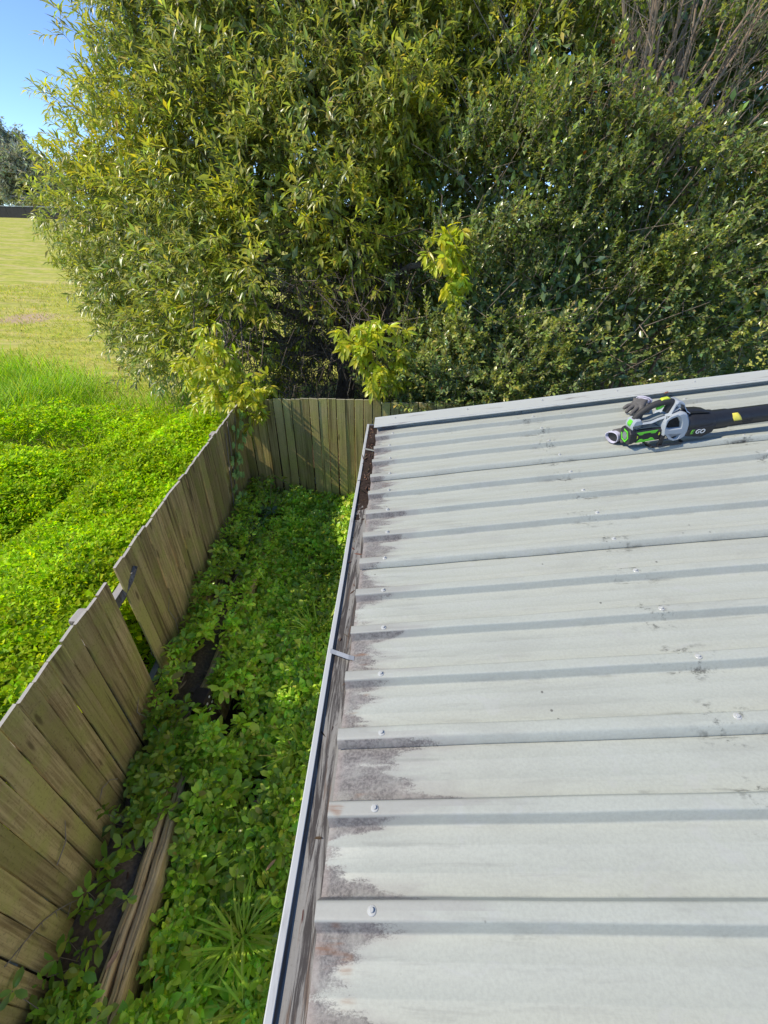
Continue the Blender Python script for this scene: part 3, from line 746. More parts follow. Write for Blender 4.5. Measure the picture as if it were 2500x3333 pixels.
ax = nn * 0.75 + np.array([0, -0.25, 0.30]) + RNG.normal(0, 0.42, nn.shape)
yel = np.clip(vnoise(p[:, 0] * 0.9 + p[:, 1] * 0.4, p[:, 2], 1.1, 21) * 1.9 - 0.75 + 0.22 * (p[:, 0] + 1.6 > 0) + 0.15 * (p[:, 2] > 2) + 0.35 * (p[:, 1] < 3.3) * (p[:, 2] < 1.8), 0, 0.85) * (RNG.random(len(p)) < 0.75) * (q > 0.6)
TC = [(0.275, 0.325, 0.090), (0.215, 0.280, 0.095), (0.375, 0.405, 0.100), (0.44, 0.38, 0.13), (0.36, 0.385, 0.23)]
sprays(lv, st, p, ax, 12, 0.26, 0.128, 0.034, TC, (5, 4, 3, 0.7, 1.5), yel, droop=0.30)
p, nn, q = blob_points(LT, 150, 0.5, 0.0, 0.2, 12); p, nn = p[(q < 0.75) & (p[:, 1] > 2.6) & (p[:, 1] > 0.7 + 0.8 * p[:, 2])], nn[(q < 0.75) & (p[:, 1] > 2.6) & (p[:, 1] > 0.7 + 0.8 * p[:, 2])]
for k in range(4): lv.put(p + RNG.normal(0, 0.1, p.shape), sphere(len(p)), sphere(len(p)), np.full(len(p), 0.17), np.full(len(p), 0.06), pick(TC[:2], (1, 1), len(p)))  # oversized dark leaves added inside the crown to block light and sky
crown = lv.build('crown', M['tree_leaf'], tree); crown.matrix_local = TI; tag(crown, kind='stuff')
# trunk and limbs
trunk_base = (-0.66, 3.35, -1.6)
fork = (-0.60, 3.25, 0.55); fork2 = (-0.42, 3.45, 1.2)
o = MB().tube(*limb(trunk_base, fork, 0.15, 0.11, 8, 0.06), 12).build('trunk', M['bark'], tree, True); o.matrix_local = TI
MB_ = MB().tube(*limb((-0.40, 3.3, -1.6), (0.05, 3.15, 0.85), 0.09, 0.06, 7, 0.08), 10).build('trunk', M['bark'], tree, True); MB_.matrix_local = TI
for i, (x, y, z, r) in enumerate(LT):
    s0 = fork if i % 2 else fork2
    if z < 0.6: s0 = (-0.63, 3.3, -0.4 if z < 0.2 else 0.1)
    if z > 3 and i % 3: s0 = (-1.1, 4.3, 2.3)
    o = MB().tube(*limb(s0, (x, y, z), 0.055 if z > 1 else 0.04, 0.014, 8, 0.16, 0.12), 7).build('branch', M['bark'], tree, True); o.matrix_local = TI
    n = int(26 * r * r); d = sphere(n); d[:, 1] = np.where(d[:, 1] > 0.3, -d[:, 1], d[:, 1])
    a = np.array([x, y, z]) + RNG.normal(0, r * 0.22, (n, 3)); bq = a + d * r * RNG.uniform(0.4, 0.8, (n, 1))
    mdl = (a + bq) / 2 + RNG.normal(0, 0.06 * r, (n, 3)); ok_ = (bq[:, 1] > 1.8) & (bq[:, 1] > 0.3 + 0.8 * bq[:, 2]); st.put(a[ok_], mdl[ok_], 0.010, 0.007); st.put(mdl[ok_], bq[ok_], 0.007, 0.003)
o = MB().tube(*limb((-0.62, 3.25, 0.5), (0.35, 2.75, 0.86), 0.06, 0.035, 8, 0.10), 9).build('branch', M['bark'], tree, True); o.matrix_local = TI
# dead twig thicket low round the trunk
n = 1900
a = np.stack([RNG.normal(-0.75, 0.6, n), RNG.normal(3.0, 0.45, n), RNG.uniform(-0.9, 0.85, n)], 1)
a[:, 1] = np.maximum(a[:, 1], 1.95)
d = unit(RNG.normal(0, 1, (n, 3)) * np.array([0.8, 0.6, 1.2]) + np.array([0, -0.3, -0.2])); ln = RNG.uniform(0.12, 0.5, (n, 1)); bq = a + d * ln
bq[:, 1] = np.maximum(bq[:, 1], 1.70); st.put(a, (a + bq) / 2 + RNG.normal(0, 0.03, (n, 3)), 0.0055, 0.004); st.put((a + bq) / 2, bq + np.array([0, 0, -0.05]), 0.004, 0.0018)
tw = st.build('twigs', M['bark'], tree); tw.matrix_local = TI; tag(tw, kind='stuff')
# bright leafy shoots that hang out over the end fence: boughs of the same tree
lv = Leaves(); st = Sticks()
def bough(s0, ends, K, L, W, fresh=0.75):
    s0 = np.array(s0)
    for e in ends:
        e = np.array(e, float); pts, rad = limb(s0 + RNG.normal(0, 0.32, 3) * np.array([1, 0.5, 0.8]), e, 0.010, 0.004, 5, 0.14, 0.05); st.put(np.array(pts[:-1]), np.array(pts[1:]), np.array(rad[:-1]), np.array(rad[1:]))
        m = 8; base = e + RNG.normal(0, 0.075, (m, 3)); ax = unit(e - s0) + np.array([0, -0.5, 0.0]) + RNG.normal(0, 0.5, (m, 3))
        sprays(lv, st, base, ax, K, 0.085, L, W, [(0.44, 0.54, 0.05), (0.54, 0.60, 0.05), (0.64, 0.62, 0.06)], (3, 3, 2), np.clip(RNG.normal(fresh, 0.2, m), 0, 1), droop=0.35, spread=1.0, fine=True, jit=0.12)
bough((-1.9, 2.9, 0.35), [(-1.95, 1.75, -0.05), (-2.05, 1.8, -0.22), (-1.75, 1.68, -0.16), (-1.88, 1.62, -0.33), (-1.62, 1.66, -0.24), (-1.50, 1.60, -0.30), (-1.42, 1.58, -0.36), (-2.2, 1.95, -0.30), (-2.1, 1.9, 0.02), (-1.72, 1.7, -0.02), (-2.02, 1.7, -0.4), (-1.36, 1.64, -0.2), (-1.55, 1.5, -0.46), (-2.25, 1.9, -0.48), (-1.85, 1.75, 0.12), (-2.15, 1.85, -0.12), (-1.65, 1.72, -0.36), (-2.0, 1.78, 0.22), (-1.78, 1.66, -0.44), (-2.3, 2.0, -0.1)], 9, 0.115, 0.036, 0.85)
bough((-0.35, 2.7, 0.55), [(-0.45, 1.85, 0.22), (-0.30, 1.80, 0.33), (-0.12, 1.75, 0.36), (-0.22, 1.72, 0.14), (-0.36, 1.74, 0.06), (0.05, 1.76, 0.16), (-0.02, 1.70, -0.02), (-0.13, 1.68, -0.16), (0.08, 1.70, -0.14), (-0.26, 1.82, 0.20)], 8, 0.125, 0.041, 0.6)
bough((0.1, 2.9, 1.3), [(0.42, 2.25, 0.95), (0.55, 2.2, 1.06), (0.62, 2.2, 0.85), (0.58, 2.15, 0.72), (0.50, 2.3, 1.15), (0.68, 2.25, 1.0)], 9, 0.125, 0.040, 0.25)
br = lv.build('leafy_boughs', M['tree_leaf'], tree); br.matrix_local = TI; tag(br, kind='stuff')
tw = st.build('bough_twigs', M['bark'], tree); tw.matrix_local = TI; tag(tw, kind='stuff')

# ---- small-leaved evergreen shrubs along the right: each with its own stems
HC = [(0.195, 0.260, 0.090), (0.150, 0.220, 0.095), (0.310, 0.365, 0.110), (0.46, 0.49, 0.19), (0.22, 0.17, 0.04), (0.26, 0.09, 0.035)]
HW = (6, 5, 4, 1.6, 0.12, 0.05)
def shrub(name, label, root, bl, dens, stems, seed, mat='bark', K=11, L=0.056, W=0.029, lo=0.40, stem=0.17, bare=()):
    t = tag(empty(name, root), label, 'shrub', 'evergreen shrubs behind the shed'); I = Matrix.Translation([-c for c in root])
    lv = Leaves(); st = Sticks(); p, nn, q = clumped(bl, dens, 13, 0.095, 0.76, lo, 0.36, seed)
    keep = (p[:, 1] > (1.62 if root[0] > 1 else 1.40)) & (p[:, 1] > 0.22 + 0.80 * p[:, 2])
    keep &= vnoise(p[:, 0] + 0.35 * p[:, 1], p[:, 2] * 1.35 + 0.3 * p[:, 1], 1.45, seed + 90) > 0.27 + 0.10 * RNG.random(len(p))
    for (bx, by, bz, brd) in bare:
        dd = np.linalg.norm((p - np.array([bx, by, bz])) * np.array([1, 0.45, 1]), axis=1); keep &= (dd > brd * RNG.uniform(0.55, 1.15, len(p)))
    p, nn, q = p[keep], nn[keep], q[keep]
    ax = nn * 0.7 + np.array([0, -0.22, 0.55]) + RNG.normal(0, 0.4, nn.shape)
    yel = np.clip(vnoise(p[:, 0], p[:, 2] + p[:, 1], 2.2, seed) * 1.7 - 0.85, 0, 0.6) * (RNG.random(len(p)) < 0.6)
    sprays(lv, st, p, ax, K, stem, L, W, HC, HW, yel, droop=0.02, spread=0.95, wide=0.52)
    m_ = (q > 0.86) & (RNG.random(len(p)) < 0.16); sprays(lv, st, p[m_], nn[m_] * 0.8 + np.array([-0.1, -0.35, 0.75]) + RNG.normal(0, 0.3, (m_.sum(), 3)), 14, 0.34, L * 1.15, W * 1.1, [(0.26, 0.33, 0.085), (0.36, 0.40, 0.11), (0.42, 0.36, 0.10)], (4, 3, 0.7), None, droop=0.0, spread=0.8, wide=0.55)
    p, nn, q = blob_points(bl, 420, 0.5, 0.0, 0.2, seed + 5); k_ = (q < 0.8) & (p[:, 1] > 1.95) & (p[:, 1] > 0.5 + 0.8 * p[:, 2]); p = p[k_]
    for k in range(4): lv.put(p + RNG.normal(0, 0.08, p.shape), sphere(len(p)), sphere(len(p)), np.full(len(p), 0.11), np.full(len(p), 0.055), pick(HC[:2], (1, 1), len(p)))  # larger dark fill leaves added deep inside, stopping light from behind
    o = lv.build('crown', M['hedge_leaf'], t); o.matrix_local = I; tag(o, kind='stuff')
    for (x, y, z, r) in bl:
        s0 = (root[0] + random.uniform(-0.25, 0.25), root[1] + random.uniform(-0.1, 0.2), root[2])
        o = MB().tube(*limb(s0, (x, y + 0.1, z), 0.030, 0.010, 7, 0.10, 0.05), 6).build('stem', M[mat], t, True); o.matrix_local = I
        n = int(60 * r * r); d = sphere(n); d[:, 1] = -abs(d[:, 1]); a = np.array([x, y, z]) + RNG.normal(0, r * 0.35, (n, 3)); bq = a + (d * 0.8 + np.array([0, -0.15, 0.45])) * r * RNG.uniform(0.5, 0.95, (n, 1))
        ok_ = (bq[:, 1] > 1.7) & (bq[:, 1] > 0.3 + 0.8 * bq[:, 2]); st.put(a[ok_], bq[ok_], 0.0065, 0.0026)
    for (s0, e, r0, m) in stems:
        s0 = np.array(s0, float); e = np.array(e, float)
        for k in range(m):
            ee = e + RNG.normal(0, 0.22, 3); pts, rad = limb(s0 + RNG.normal(0, 0.05, 3), ee, r0, r0 * 0.25, 9, 0.07)
            o = MB().tube(pts, rad, 6).build('stem', M[mat], t, True); o.matrix_local = I
            P_ = np.array(pts)[3:]; n = 14; i = RNG.integers(0, len(P_) - 1, n); a = P_[i]; bq = a + unit(unit(e - s0) * 0.9 + RNG.normal(0, 0.6, (n, 3))) * RNG.uniform(0.2, 0.55, (n, 1)); st.put(a, bq, 0.0045, 0.0015)
    o = st.build('twigs', M['twig'], t); o.matrix_local = I; tag(o, kind='stuff')
    return t
shrub('evergreen_shrub', 'dense dark small-leaved shrub spilling over the end fence beside the shed corner', (0.7, 2.6, -1.6),
      [(0.56, 2.35, -0.19, 0.72), (0.66, 1.86, -0.34, 0.42), (1.10, 1.85, -0.22, 0.45), (0.50, 2.30, -0.25, 0.45), (0.81, 2.75, 0.6, 0.75), (1.11, 3.25, 1.45, 0.85), (1.58, 2.35, -0.09, 0.75), (1.15, 2.5, 0.25, 0.6)], 1250, [], 31)
shrub('evergreen_shrub', 'tall glossy small-leaved shrub directly behind the leaf blower', (2.4, 2.8, -1.6),
      [(2.5, 2.35, 0.12, 0.8), (1.85, 2.75, 0.78, 0.85), (2.13, 3.25, 1.6, 0.95), (3.01, 2.75, 0.96, 0.85), (1.6, 3.8, 2.4, 0.95), (2.65, 3.2, 1.7, 0.8)], 1050,
      [((2.55, 3.15, 1.5), (2.40, 3.2, 2.9), 0.024, 3)], 47, bare=[(2.62, 2.9, 1.72, 0.30)])
shrub('evergreen_shrub', 'tall shrub with bare reddish stems fanning out through its thin upper leaves', (3.3, 3.2, -1.6),
      [(2.65, 3.9, 2.56, 1.0), (3.66, 4.0, 2.77, 1.1), (4.41, 4.0, 2.97, 1.2), (2.51, 4.6, 3.32, 1.2), (3.62, 4.8, 3.53, 1.2), (3.32, 3.3, 1.83, 0.95), (4.24, 3.3, 2.03, 1.05), (4.02, 2.75, 1.19, 0.85), (3.75, 2.35, 0.40, 0.85), (4.6, 2.6, 0.6, 0.8), (3.2, 5.6, 4.6, 1.5), (1.7, 5.4, 4.4, 1.2)], 640,
      [((2.62, 3.15, 1.75), (2.45, 3.15, 3.3), 0.026, 6), ((2.70, 3.10, 1.7), (2.85, 3.2, 3.4), 0.024, 6), ((2.80, 3.05, 1.75), (3.55, 3.05, 3.0), 0.018, 7), ((3.0, 2.95, 1.5), (3.9, 2.95, 2.4), 0.014, 5), ((2.6, 3.2, 1.9), (2.2, 3.2, 3.0), 0.018, 4)], 59, mat='bark_red', bare=[(2.62, 3.3, 2.45, 0.66), (3.2, 3.2, 2.45, 0.5), (2.75, 3.0, 1.85, 0.34)])

hr = tag(empty('backing_hedge', (3.5, 6.6, -1.6)), 'added hedge keeping the gaps between the evergreen shrubs dark', 'hedge')  # added foliage row, hides bright lawn and sky behind the shrubs
HB = [(x_, 6.4 + 0.4 * math.sin(x_ * 2), z_, 1.15) for x_ in np.arange(0.3, 9.5, 1.25) for z_ in (-0.9, 0.4, 1.7, 3.0, 4.2)]
lv = Leaves(); p, nn, q = blob_points(HB, 330, 0.8, 0.35, 0.3, 77)
for k in range(3): lv.put(p + RNG.normal(0, 0.08, p.shape) + np.array([-3.5, -6.6, 1.6]), unit(nn + RNG.normal(0, 0.8, p.shape)), sphere(len(p)), np.full(len(p), 0.15), np.full(len(p), 0.075), pick(HC[:3], (3, 3, 1), len(p)))
tag(lv.build('crown', M['hedge_leaf'], hr), kind='stuff')
for x_ in np.arange(0.4, 9.4, 1.0): MB().tube(*limb((x_ - 3.5, 0.2, 0), (x_ - 3.3, 0.1, 4.6), 0.06, 0.02, 7, 0.05), 6).build('stem', M['bark'], hr, True)

# ------------------------------------------------------------------ ground cover
def cov_out(x, y):
    """height of the creeper above the soil outside the long fence"""
    s = fx(y) - x; w = (vnoise(x, y, 1.2, 8) - 0.5)
    tr = np.interp(y, [-3, -0.3, 0.9, 1.9, 2.6, 3.4], [1.75, 1.62, 1.45, 1.45, 1.22, 0.9]) + w * 0.3     # the hollow between the two banks
    a = 0.66 * np.sqrt(np.clip(1 - np.clip((s - tr * 0.45) / (tr * 0.58), 0, 1) ** 2, 0.02, 1)) + 0.05 * s
    b = 0.50 * np.sqrt(np.clip(1 - ((s - tr - 1.45) / 1.40) ** 2, 0.0, 1)) * (1 - 0.85 * sstep(y, 0.9, 1.9) * sstep(x, -6, -3.4) * 0.6)
    path = np.exp(-(((y - 2.15 - 0.06 * (x + 5)) / 0.33) ** 2)) * sstep(-x, 3.6, 4.3)
    h = np.maximum(np.sqrt(a * a + b * b), 0.22 + 0.16 * vnoise(x, y, 1.5, 9))
    h = h * (1 - 0.95 * path) * (0.90 + 0.20 * vnoise(x, y, 2.0, 4)) + 0.04 * vnoise(x, y, 9, 4)
    return h, path
def rosettes(lv, p, L, W, cols, w, K=6, tilt=0.35, up=0.55, fine=False, jit=0.2, wide=0.55):
    n = len(p); patch = 0.72 + 0.5 * vnoise(p[:, 0], p[:, 1], 2.3, 51)[:, None]; ax = unit(np.array([0, 0, 1.0]) + RNG.normal(0, tilt, (n, 3))); e1 = unit(np.cross(ax, sphere(n))); e2 = np.cross(ax, e1)
    tint = (1 + RNG.normal(0, 0.18, (n, 1))) * patch; sz = RNG.uniform(0.6, 1.4, n)
    for k in range(K):
        lay = k // 2; ph = ((k % 2) * math.pi + lay * math.pi / 2 + RNG.normal(0, 0.3, n))[:, None]
        ou = e1 * np.cos(ph) + e2 * np.sin(ph); el = up * (0.15 + 0.75 * lay)
        D = unit(ou + ax * (el + RNG.normal(0, 0.2, (n, 1)))); N = unit(ax - D * 0.3 + RNG.normal(0, 0.15, (n, 3)))
        B = p + ax * (lay * 0.018) + ou * 0.004; sc = sz * (1.05 - 0.22 * lay) * RNG.uniform(0.8, 1.15, n)
        lv.put(B, D, N, L * sc, W * sc, pick(cols, w, n, jit) * tint, fine=fine, wide=wide, fold=0.13, droop=0.16)
LC = [(0.44, 0.64, 0.006), (0.37, 0.58, 0.006), (0.52, 0.66, 0.010), (0.24, 0.42, 0.008)]
lv = Leaves(); st = Sticks()
n = 92000
x = -1.62 - RNG.random(n) ** 1.25 * 7.2; y = RNG.uniform(-3.3, 5.2, n); s = fx(y) - x
h, path = cov_out(x, y); edge = np.hypot((x + 2) * 0.8, y + 0.5)
keep = (s > 0.05) & (RNG.random(n) < np.clip(1.15 - edge / 9, 0.2, 1)) & (RNG.random(n) > path * 1.3) & (RNG.random(n) > sstep(y - 0.25 * (x + 3), 2.5, 3.9))
x, y, h = x[keep], y[keep], h[keep]
pz = gz(x, y) + h - RNG.random(len(x)) ** 2.5 * 0.13
# the fence stands in front: creeper keeps to its outer side
pp = np.stack([np.minimum(x, fx(y) - 0.10), y, pz], 1)
dist = np.hypot(pp[:, 0], pp[:, 1] + 2.9)
rosettes(lv, pp, 0.046 * (0.85 + dist / 14), 0.024 * (0.85 + dist / 14), LC, (5, 4, 2, 2), 6)
big = RNG.choice(len(pp), 2200); rosettes(lv, pp[big] + np.array([0, 0, 0.015]), np.full(2200, 0.060), np.full(2200, 0.026), [(0.20, 0.36, 0.012), (0.30, 0.46, 0.02)], (2, 1), 6, 0.6, 0.8)
fi = RNG.choice(len(pp), 30000); q_ = pp[fi] + RNG.normal(0, 0.04, (30000, 3)) * np.array([1, 1, 0]) - np.array([0, 0, 1.0]) * RNG.uniform(0.01, 0.07, (30000, 1)); q_[:, 0] = np.minimum(q_[:, 0], fx(q_[:, 1]) - 0.08)
lv.put(q_, unit(RNG.normal(0, 1, (30000, 3)) * np.array([1, 1, 0.12])), unit(np.array([-0.35, -0.1, 1.0]) + RNG.normal(0, 0.18, (30000, 3))), np.full(30000, 0.075), np.full(30000, 0.050), pick(LC, (5, 4, 1, 3), 30000), wide=0.5)
gp = np.stack([np.zeros(150), RNG.uniform(-1.36, -1.06, 150), RNG.uniform(-1.5, -0.75, 150)], 1); gp[:, 0] = fx(gp[:, 1]) - 0.075 - RNG.random(150) * 0.08; rosettes(lv, gp, np.full(150, 0.055), np.full(150, 0.03), LC, (4, 4, 2, 2), 6, 0.7)
cv = lv.build('creeper_cover', M['cover_leaf']); tag(cv, 'bright lime green creeping ground cover banked against the outside of the long fence', 'creeper', kind='stuff')

# the passage between fence and shed
def cov_in(x, y):
    return 0.17 + 0.05 * np.exp(-((x - sx(y) - 0.14) / 0.08) ** 2) + 0.20 * vnoise(x, y, 2.0, 14) + 0.12 * sstep(y, 0.2, 1.5) + 0.14 * np.exp(-((y + 0.9) / 0.7) ** 2) * sstep(-x, 0.8, 1.1) - 0.13 * np.exp(-(((x + 0.62) / 0.13) ** 2 + ((y + 2.35) / 0.16) ** 2)) - 0.12 * np.exp(-(((x + 0.72) / 0.10) ** 2 + ((y + 1.72) / 0.22) ** 2)) + 0.06 * vnoise(x, y, 9, 15)
YC = [(0.44, 0.63, 0.06), (0.34, 0.56, 0.065), (0.52, 0.67, 0.065), (0.60, 0.67, 0.09)]
lv = Leaves(); st = Sticks()
n = 6400
x = RNG.uniform(-1.17, -0.10, n); y = RNG.uniform(-3.2, 1.5, n); ok_ = x > sx(y) + np.where(y < -1.75, 0.085, 0.03)
hole = np.exp(-(((x + 0.62) / 0.13) ** 2 + ((y + 2.35) / 0.16) ** 2)) + np.exp(-(((x + 0.72) / 0.10) ** 2 + ((y + 1.72) / 0.22) ** 2)) + 0.8 * np.exp(-(((x + 0.85) / 0.12) ** 2 + ((y + 1.25) / 0.2) ** 2))
hole = hole + 1.6 * np.exp(-(((x + 1.04) / 0.10) ** 2 + ((y + 1.34) / 0.14) ** 2))
ok_ &= RNG.random(n) > hole * 0.93; x, y = x[ok_], y[ok_]
z = -1.96 + cov_in(x, y) - RNG.random(len(x)) ** 1.6 * 0.13
pp = np.stack([x, y, z], 1); rosettes(lv, pp, np.full(len(x), 0.072), np.full(len(x), 0.036), YC + [(0.48, 0.40, 0.10)], (5, 4, 3, 1.2, 0.12), 7, 0.42, 0.6, fine=True)
st.put(pp + RNG.normal(0, 0.03, pp.shape) * np.array([1, 1, 0]) - np.array([0, 0, 0.16]), pp, 0.002, 0.0012)
fi = RNG.choice(len(pp), 2600); fi = np.where(np.hypot(pp[fi, 0] + 1.05, pp[fi, 1] + 1.33) < 0.2, fi[0], fi); q_ = pp[fi] + RNG.normal(0, 0.04, (2600, 3)) * np.array([0.5, 1, 0]) - np.array([0, 0, 1.0]) * RNG.uniform(0.02, 0.07, (2600, 1))
lv.put(q_, unit(RNG.normal(0, 1, (2600, 3)) * np.array([1, 1, 0.15])), unit(np.array([0, 0, 1.0]) + RNG.normal(0, 0.2, (2600, 3))), np.full(2600, 0.075), np.full(2600, 0.042), pick(YC, (5, 4, 1, 1), 2600), wide=0.5, fine=True)
# over the sleepers and up against the long fence
n = 900
y = RNG.uniform(-1.5, 1.45, n); t = RNG.random(n); x = fx(y) + 0.05 + t * (sx(y) + 0.05 - fx(y)); z = -1.60 + 0.10 + (0.22 + 0.16 * (y > -0.6) * (t < 0.5)) * vnoise(x, y, 2.7, 17) * (1 - 0.3 * t) + 0.16 * np.exp(-((y + 0.95) / 0.45) ** 2) * (t < 0.7) - RNG.random(n) * 0.1
away = (np.hypot(x + 1.15, y + 1.32) > 0.19) & ~((abs(x - sx(y)) < 0.10) & (y < -0.95)); sl2 = ~((y < -1.28) & (abs(x - sx(y)) < 0.11)); k_ = away & sl2
pp = np.stack([x, y, z], 1)[k_]; rosettes(lv, pp, np.full(len(pp), 0.056), np.full(len(pp), 0.029), YC + [(0.30, 0.27, 0.04)], (4, 3, 4, 1.5, 0.25), 6, 0.45, 0.6, fine=True)
n = 420; y = RNG.uniform(-3.1, -1.45, n); t = RNG.random(n) ** 1.3; x = fx(y) + 0.04 + t * (sx(y) - 0.05 - fx(y)); z = -1.60 + 0.05 + 0.10 * vnoise(x, y, 4, 19) * RNG.random(n); k_ = vnoise(x, y, 5, 23) > 0.36
pp = np.stack([x, y, z], 1)[k_]; rosettes(lv, pp, np.full(len(pp), 0.058), np.full(len(pp), 0.030), YC, (3, 3, 3, 1), 6, 0.5, 0.6, fine=True)
yc = lv.build('passage_cover', M['yard_leaf']); tag(yc, 'dark green leafy ground cover filling the passage between fence and shed', 'ground cover', kind='stuff')
o = st.build('stems', M['twig'], yc); tag(o, kind='stuff')

# single weeds standing on the soil strip by the near boards
def weed(loc, nshoots, sp, label, L=0.062, W=0.032, yellow=0.0, lean=(0.1, 0, 0)):
    t = tag(empty('weed', loc), label, 'weed', 'weeds on the soil strip'); lv = Leaves(); st = Sticks()
    a = np.zeros((nshoots, 3)); e = RNG.normal(0, sp, (nshoots, 3)); e[:, 2] = abs(e[:, 2]) + RNG.uniform(0.05, 0.15, nshoots); e += np.array(lean) * 0.15
    st.put(a, e, 0.0025, 0.0016); cols = [(0.24, 0.40, 0.045), (0.32, 0.47, 0.05), (0.42, 0.48, 0.06)]
    rosettes(lv, e, np.full(nshoots, L), np.full(nshoots, W), cols, (4, 3, 1 + 6 * yellow), 6, 0.35, 0.5, fine=True, jit=0.12)
    lv.build('leaves', M['yard_leaf'], t); st.build('stems', M['twig'], t); return t
WD = [((-1.20, -1.78, -1.57), 12, 0.075, 'bright weed growing over the far end of the split sleepers'),
      ((-1.30, -2.02, -1.60), 9, 0.07, 'weed leaning out between the boards and sleepers, below a dry twig'),
      ((-1.27, -2.18, -1.60), 8, 0.055, 'small weed beside the middle of the split sleepers'),
      ((-1.26, -2.36, -1.61), 6, 0.045, 'dark weed at the foot of the near fence boards'),
      ((-1.25, -2.54, -1.61), 7, 0.05, 'leafy weed beside a curled pale fallen leaf'),
      ((-1.25, -2.72, -1.61), 9, 0.06, 'bushy weed in the near corner where boards meet sleepers'),
      ((-1.30, -1.58, -1.55), 13, 0.09, 'round-leaved weed at the foot of the boards by the dark post'),
      ((-1.36, -1.38, -1.50), 9, 0.085, 'tall clump of weed beside the missing board'),
      ((-1.29, -1.46, -1.56), 8, 0.055, 'yellowish weed in front of the dark post'),
      ((-1.40, 0.20, -1.50), 22, 0.13, 'leafy sapling rising against the long fence below the ivy'),
      ((-1.36, -0.45, -1.46), 20, 0.12, 'bushy weed against the long fence halfway to the corner'),
      ((-1.30, 0.95, -1.52), 20, 0.13, 'dark leafy weed filling the corner of the two fences'),
      ((-1.02, -2.74, -1.60), 2, 0.03, 'single broad-leaved seedling on the near end of the sleepers')]
for i, (loc, ns, sp, lab) in enumerate(WD): weed(loc, ns, sp, lab, 0.062 if i != len(WD) - 1 else 0.085, 0.031 if i != len(WD) - 1 else 0.045, 0.5 if i in (6, 8, 0) else 0.0)

# grass
def blades(lv, p, H, W, cols, w, lean=0.45, tuft=None):
    n = len(p); az = RNG.uniform(0, 2 * math.pi, n); ou = np.stack([np.cos(az), np.sin(az), np.zeros(n)], 1)
    if tuft is not None: ou = unit(ou * 0.6 + unit(p - tuft) * np.array([1, 1, 0]))
    l = RNG.uniform(0.1, lean * 2, (n, 1)); D = unit(ou * l + np.array([0, 0, 1.0])); Nn = unit(ou * -1 + np.array([0, 0, 0.4]) + RNG.normal(0, 0.2, (n, 3)))
    # blade in two lengths that bend over
    c = pick(cols, w, n, 0.18); lv.put(p, D, -Nn, H, W, c, wide=0.5, fold=0.05, droop=-0.28 * np.ones((n, 1)))
GC = [(0.32, 0.54, 0.014), (0.42, 0.58, 0.018), (0.22, 0.40, 0.014), (0.42, 0.44, 0.10)]
lv = Leaves()
n = 60000
x = RNG.uniform(-11.5, -1.9, n); y = RNG.uniform(2.1, 9.0, n); bnd = y - (2.75 - 0.42 * (x + 4)); cl = vnoise(x, y, 0.8, 33)
k_ = (bnd > -1.7 + 1.2 * RNG.random(n)) & (bnd < 0.8 + 1.5 * RNG.random(n) ** 2) & (RNG.random(n) < 0.35 + cl) & (y > 2.25) & ~((x > -1.9) | ((x > -3.0) & (y > 4.8))); x, y, cl = x[k_], y[k_], cl[k_]
H = (0.26 + 0.50 * cl * RNG.uniform(0.5, 1.2, len(x))); blades(lv, np.stack([x, y, gz(x, y)], 1), H, np.full(len(x), 0.013), GC, (4, 4, 2, 0.25), 0.5)
n = 52000
rr = 7.5 + RNG.random(n) ** 1.4 * 18; th = RNG.uniform(R(100), R(152), n); x = 0.08 + rr * np.cos(th); y = -2.93 + rr * np.sin(th); k_ = (x < -2.5) & (y - (2.75 - 0.42 * (x + 4)) > 0.9) & (vnoise(x, y, 0.55, 12) < 0.78); x, y, rr = x[k_], y[k_], rr[k_]
blades(lv, np.stack([x, y, gz(x, y)], 1), RNG.uniform(0.03, 0.075, len(x)) * (0.7 + rr / 18), 0.010 * (0.6 + rr / 14), [(0.36, 0.42, 0.05), (0.50, 0.49, 0.09), (0.60, 0.52, 0.20)], (4, 4, 2), 0.6)
tag(lv.build('grass', M['grass']), 'long bright grass and mown yellow-green lawn beyond the creeper', 'grass', kind='stuff')
def tuft(loc, n, H, label):
    t = tag(empty('grass_tuft', loc), label, 'grass tuft', 'grass tufts in the passage'); lv = Leaves(); p = RNG.normal(0, 0.025, (n, 3)) * np.array([1, 1, 0.2])
    az = RNG.uniform(0, 6.283, n); ou = np.stack([np.cos(az), np.sin(az), np.zeros(n)], 1); c = pick([(0.38, 0.56, 0.06), (0.46, 0.62, 0.07), (0.58, 0.64, 0.14)], (4, 3, 1), n, 0.12)
    Hh = H * RNG.uniform(0.5, 1.15, n); el = RNG.uniform(0.5, 1.6, (n, 1)); D = unit(ou + np.array([0, 0, 1]) * el); lv.put(p, D, np.array([0, 0, 1.0]) - ou * 0.3, Hh, np.full(n, 0.0115), c, wide=0.5, fold=0.1, droop=0.35, fine=True)
    lv.build('blades', M['grass'], t); return t
tuft((-0.60, -2.42, -1.74), 60, 0.25, 'large tuft of arching grass next to the gutter, among leafy ground cover')
tuft((-0.66, -2.04, -1.74), 45, 0.22, 'dark green grass tuft halfway along the sleepers')
tuft((-0.50, -2.62, -1.74), 45, 0.25, 'yellowish grass tuft by the gutter in the near corner')
tuft((-0.47, -1.55, -1.72), 55, 0.28, 'thin grass tuft under the gutter, level with the dark post')
tuft((-0.52, -0.55, -1.70), 65, 0.32, 'wispy grass tuft near the middle of the gutter')
tuft((-0.42, -0.15, -1.74), 40, 0.28, 'sparse grass tuft towards the end fence')

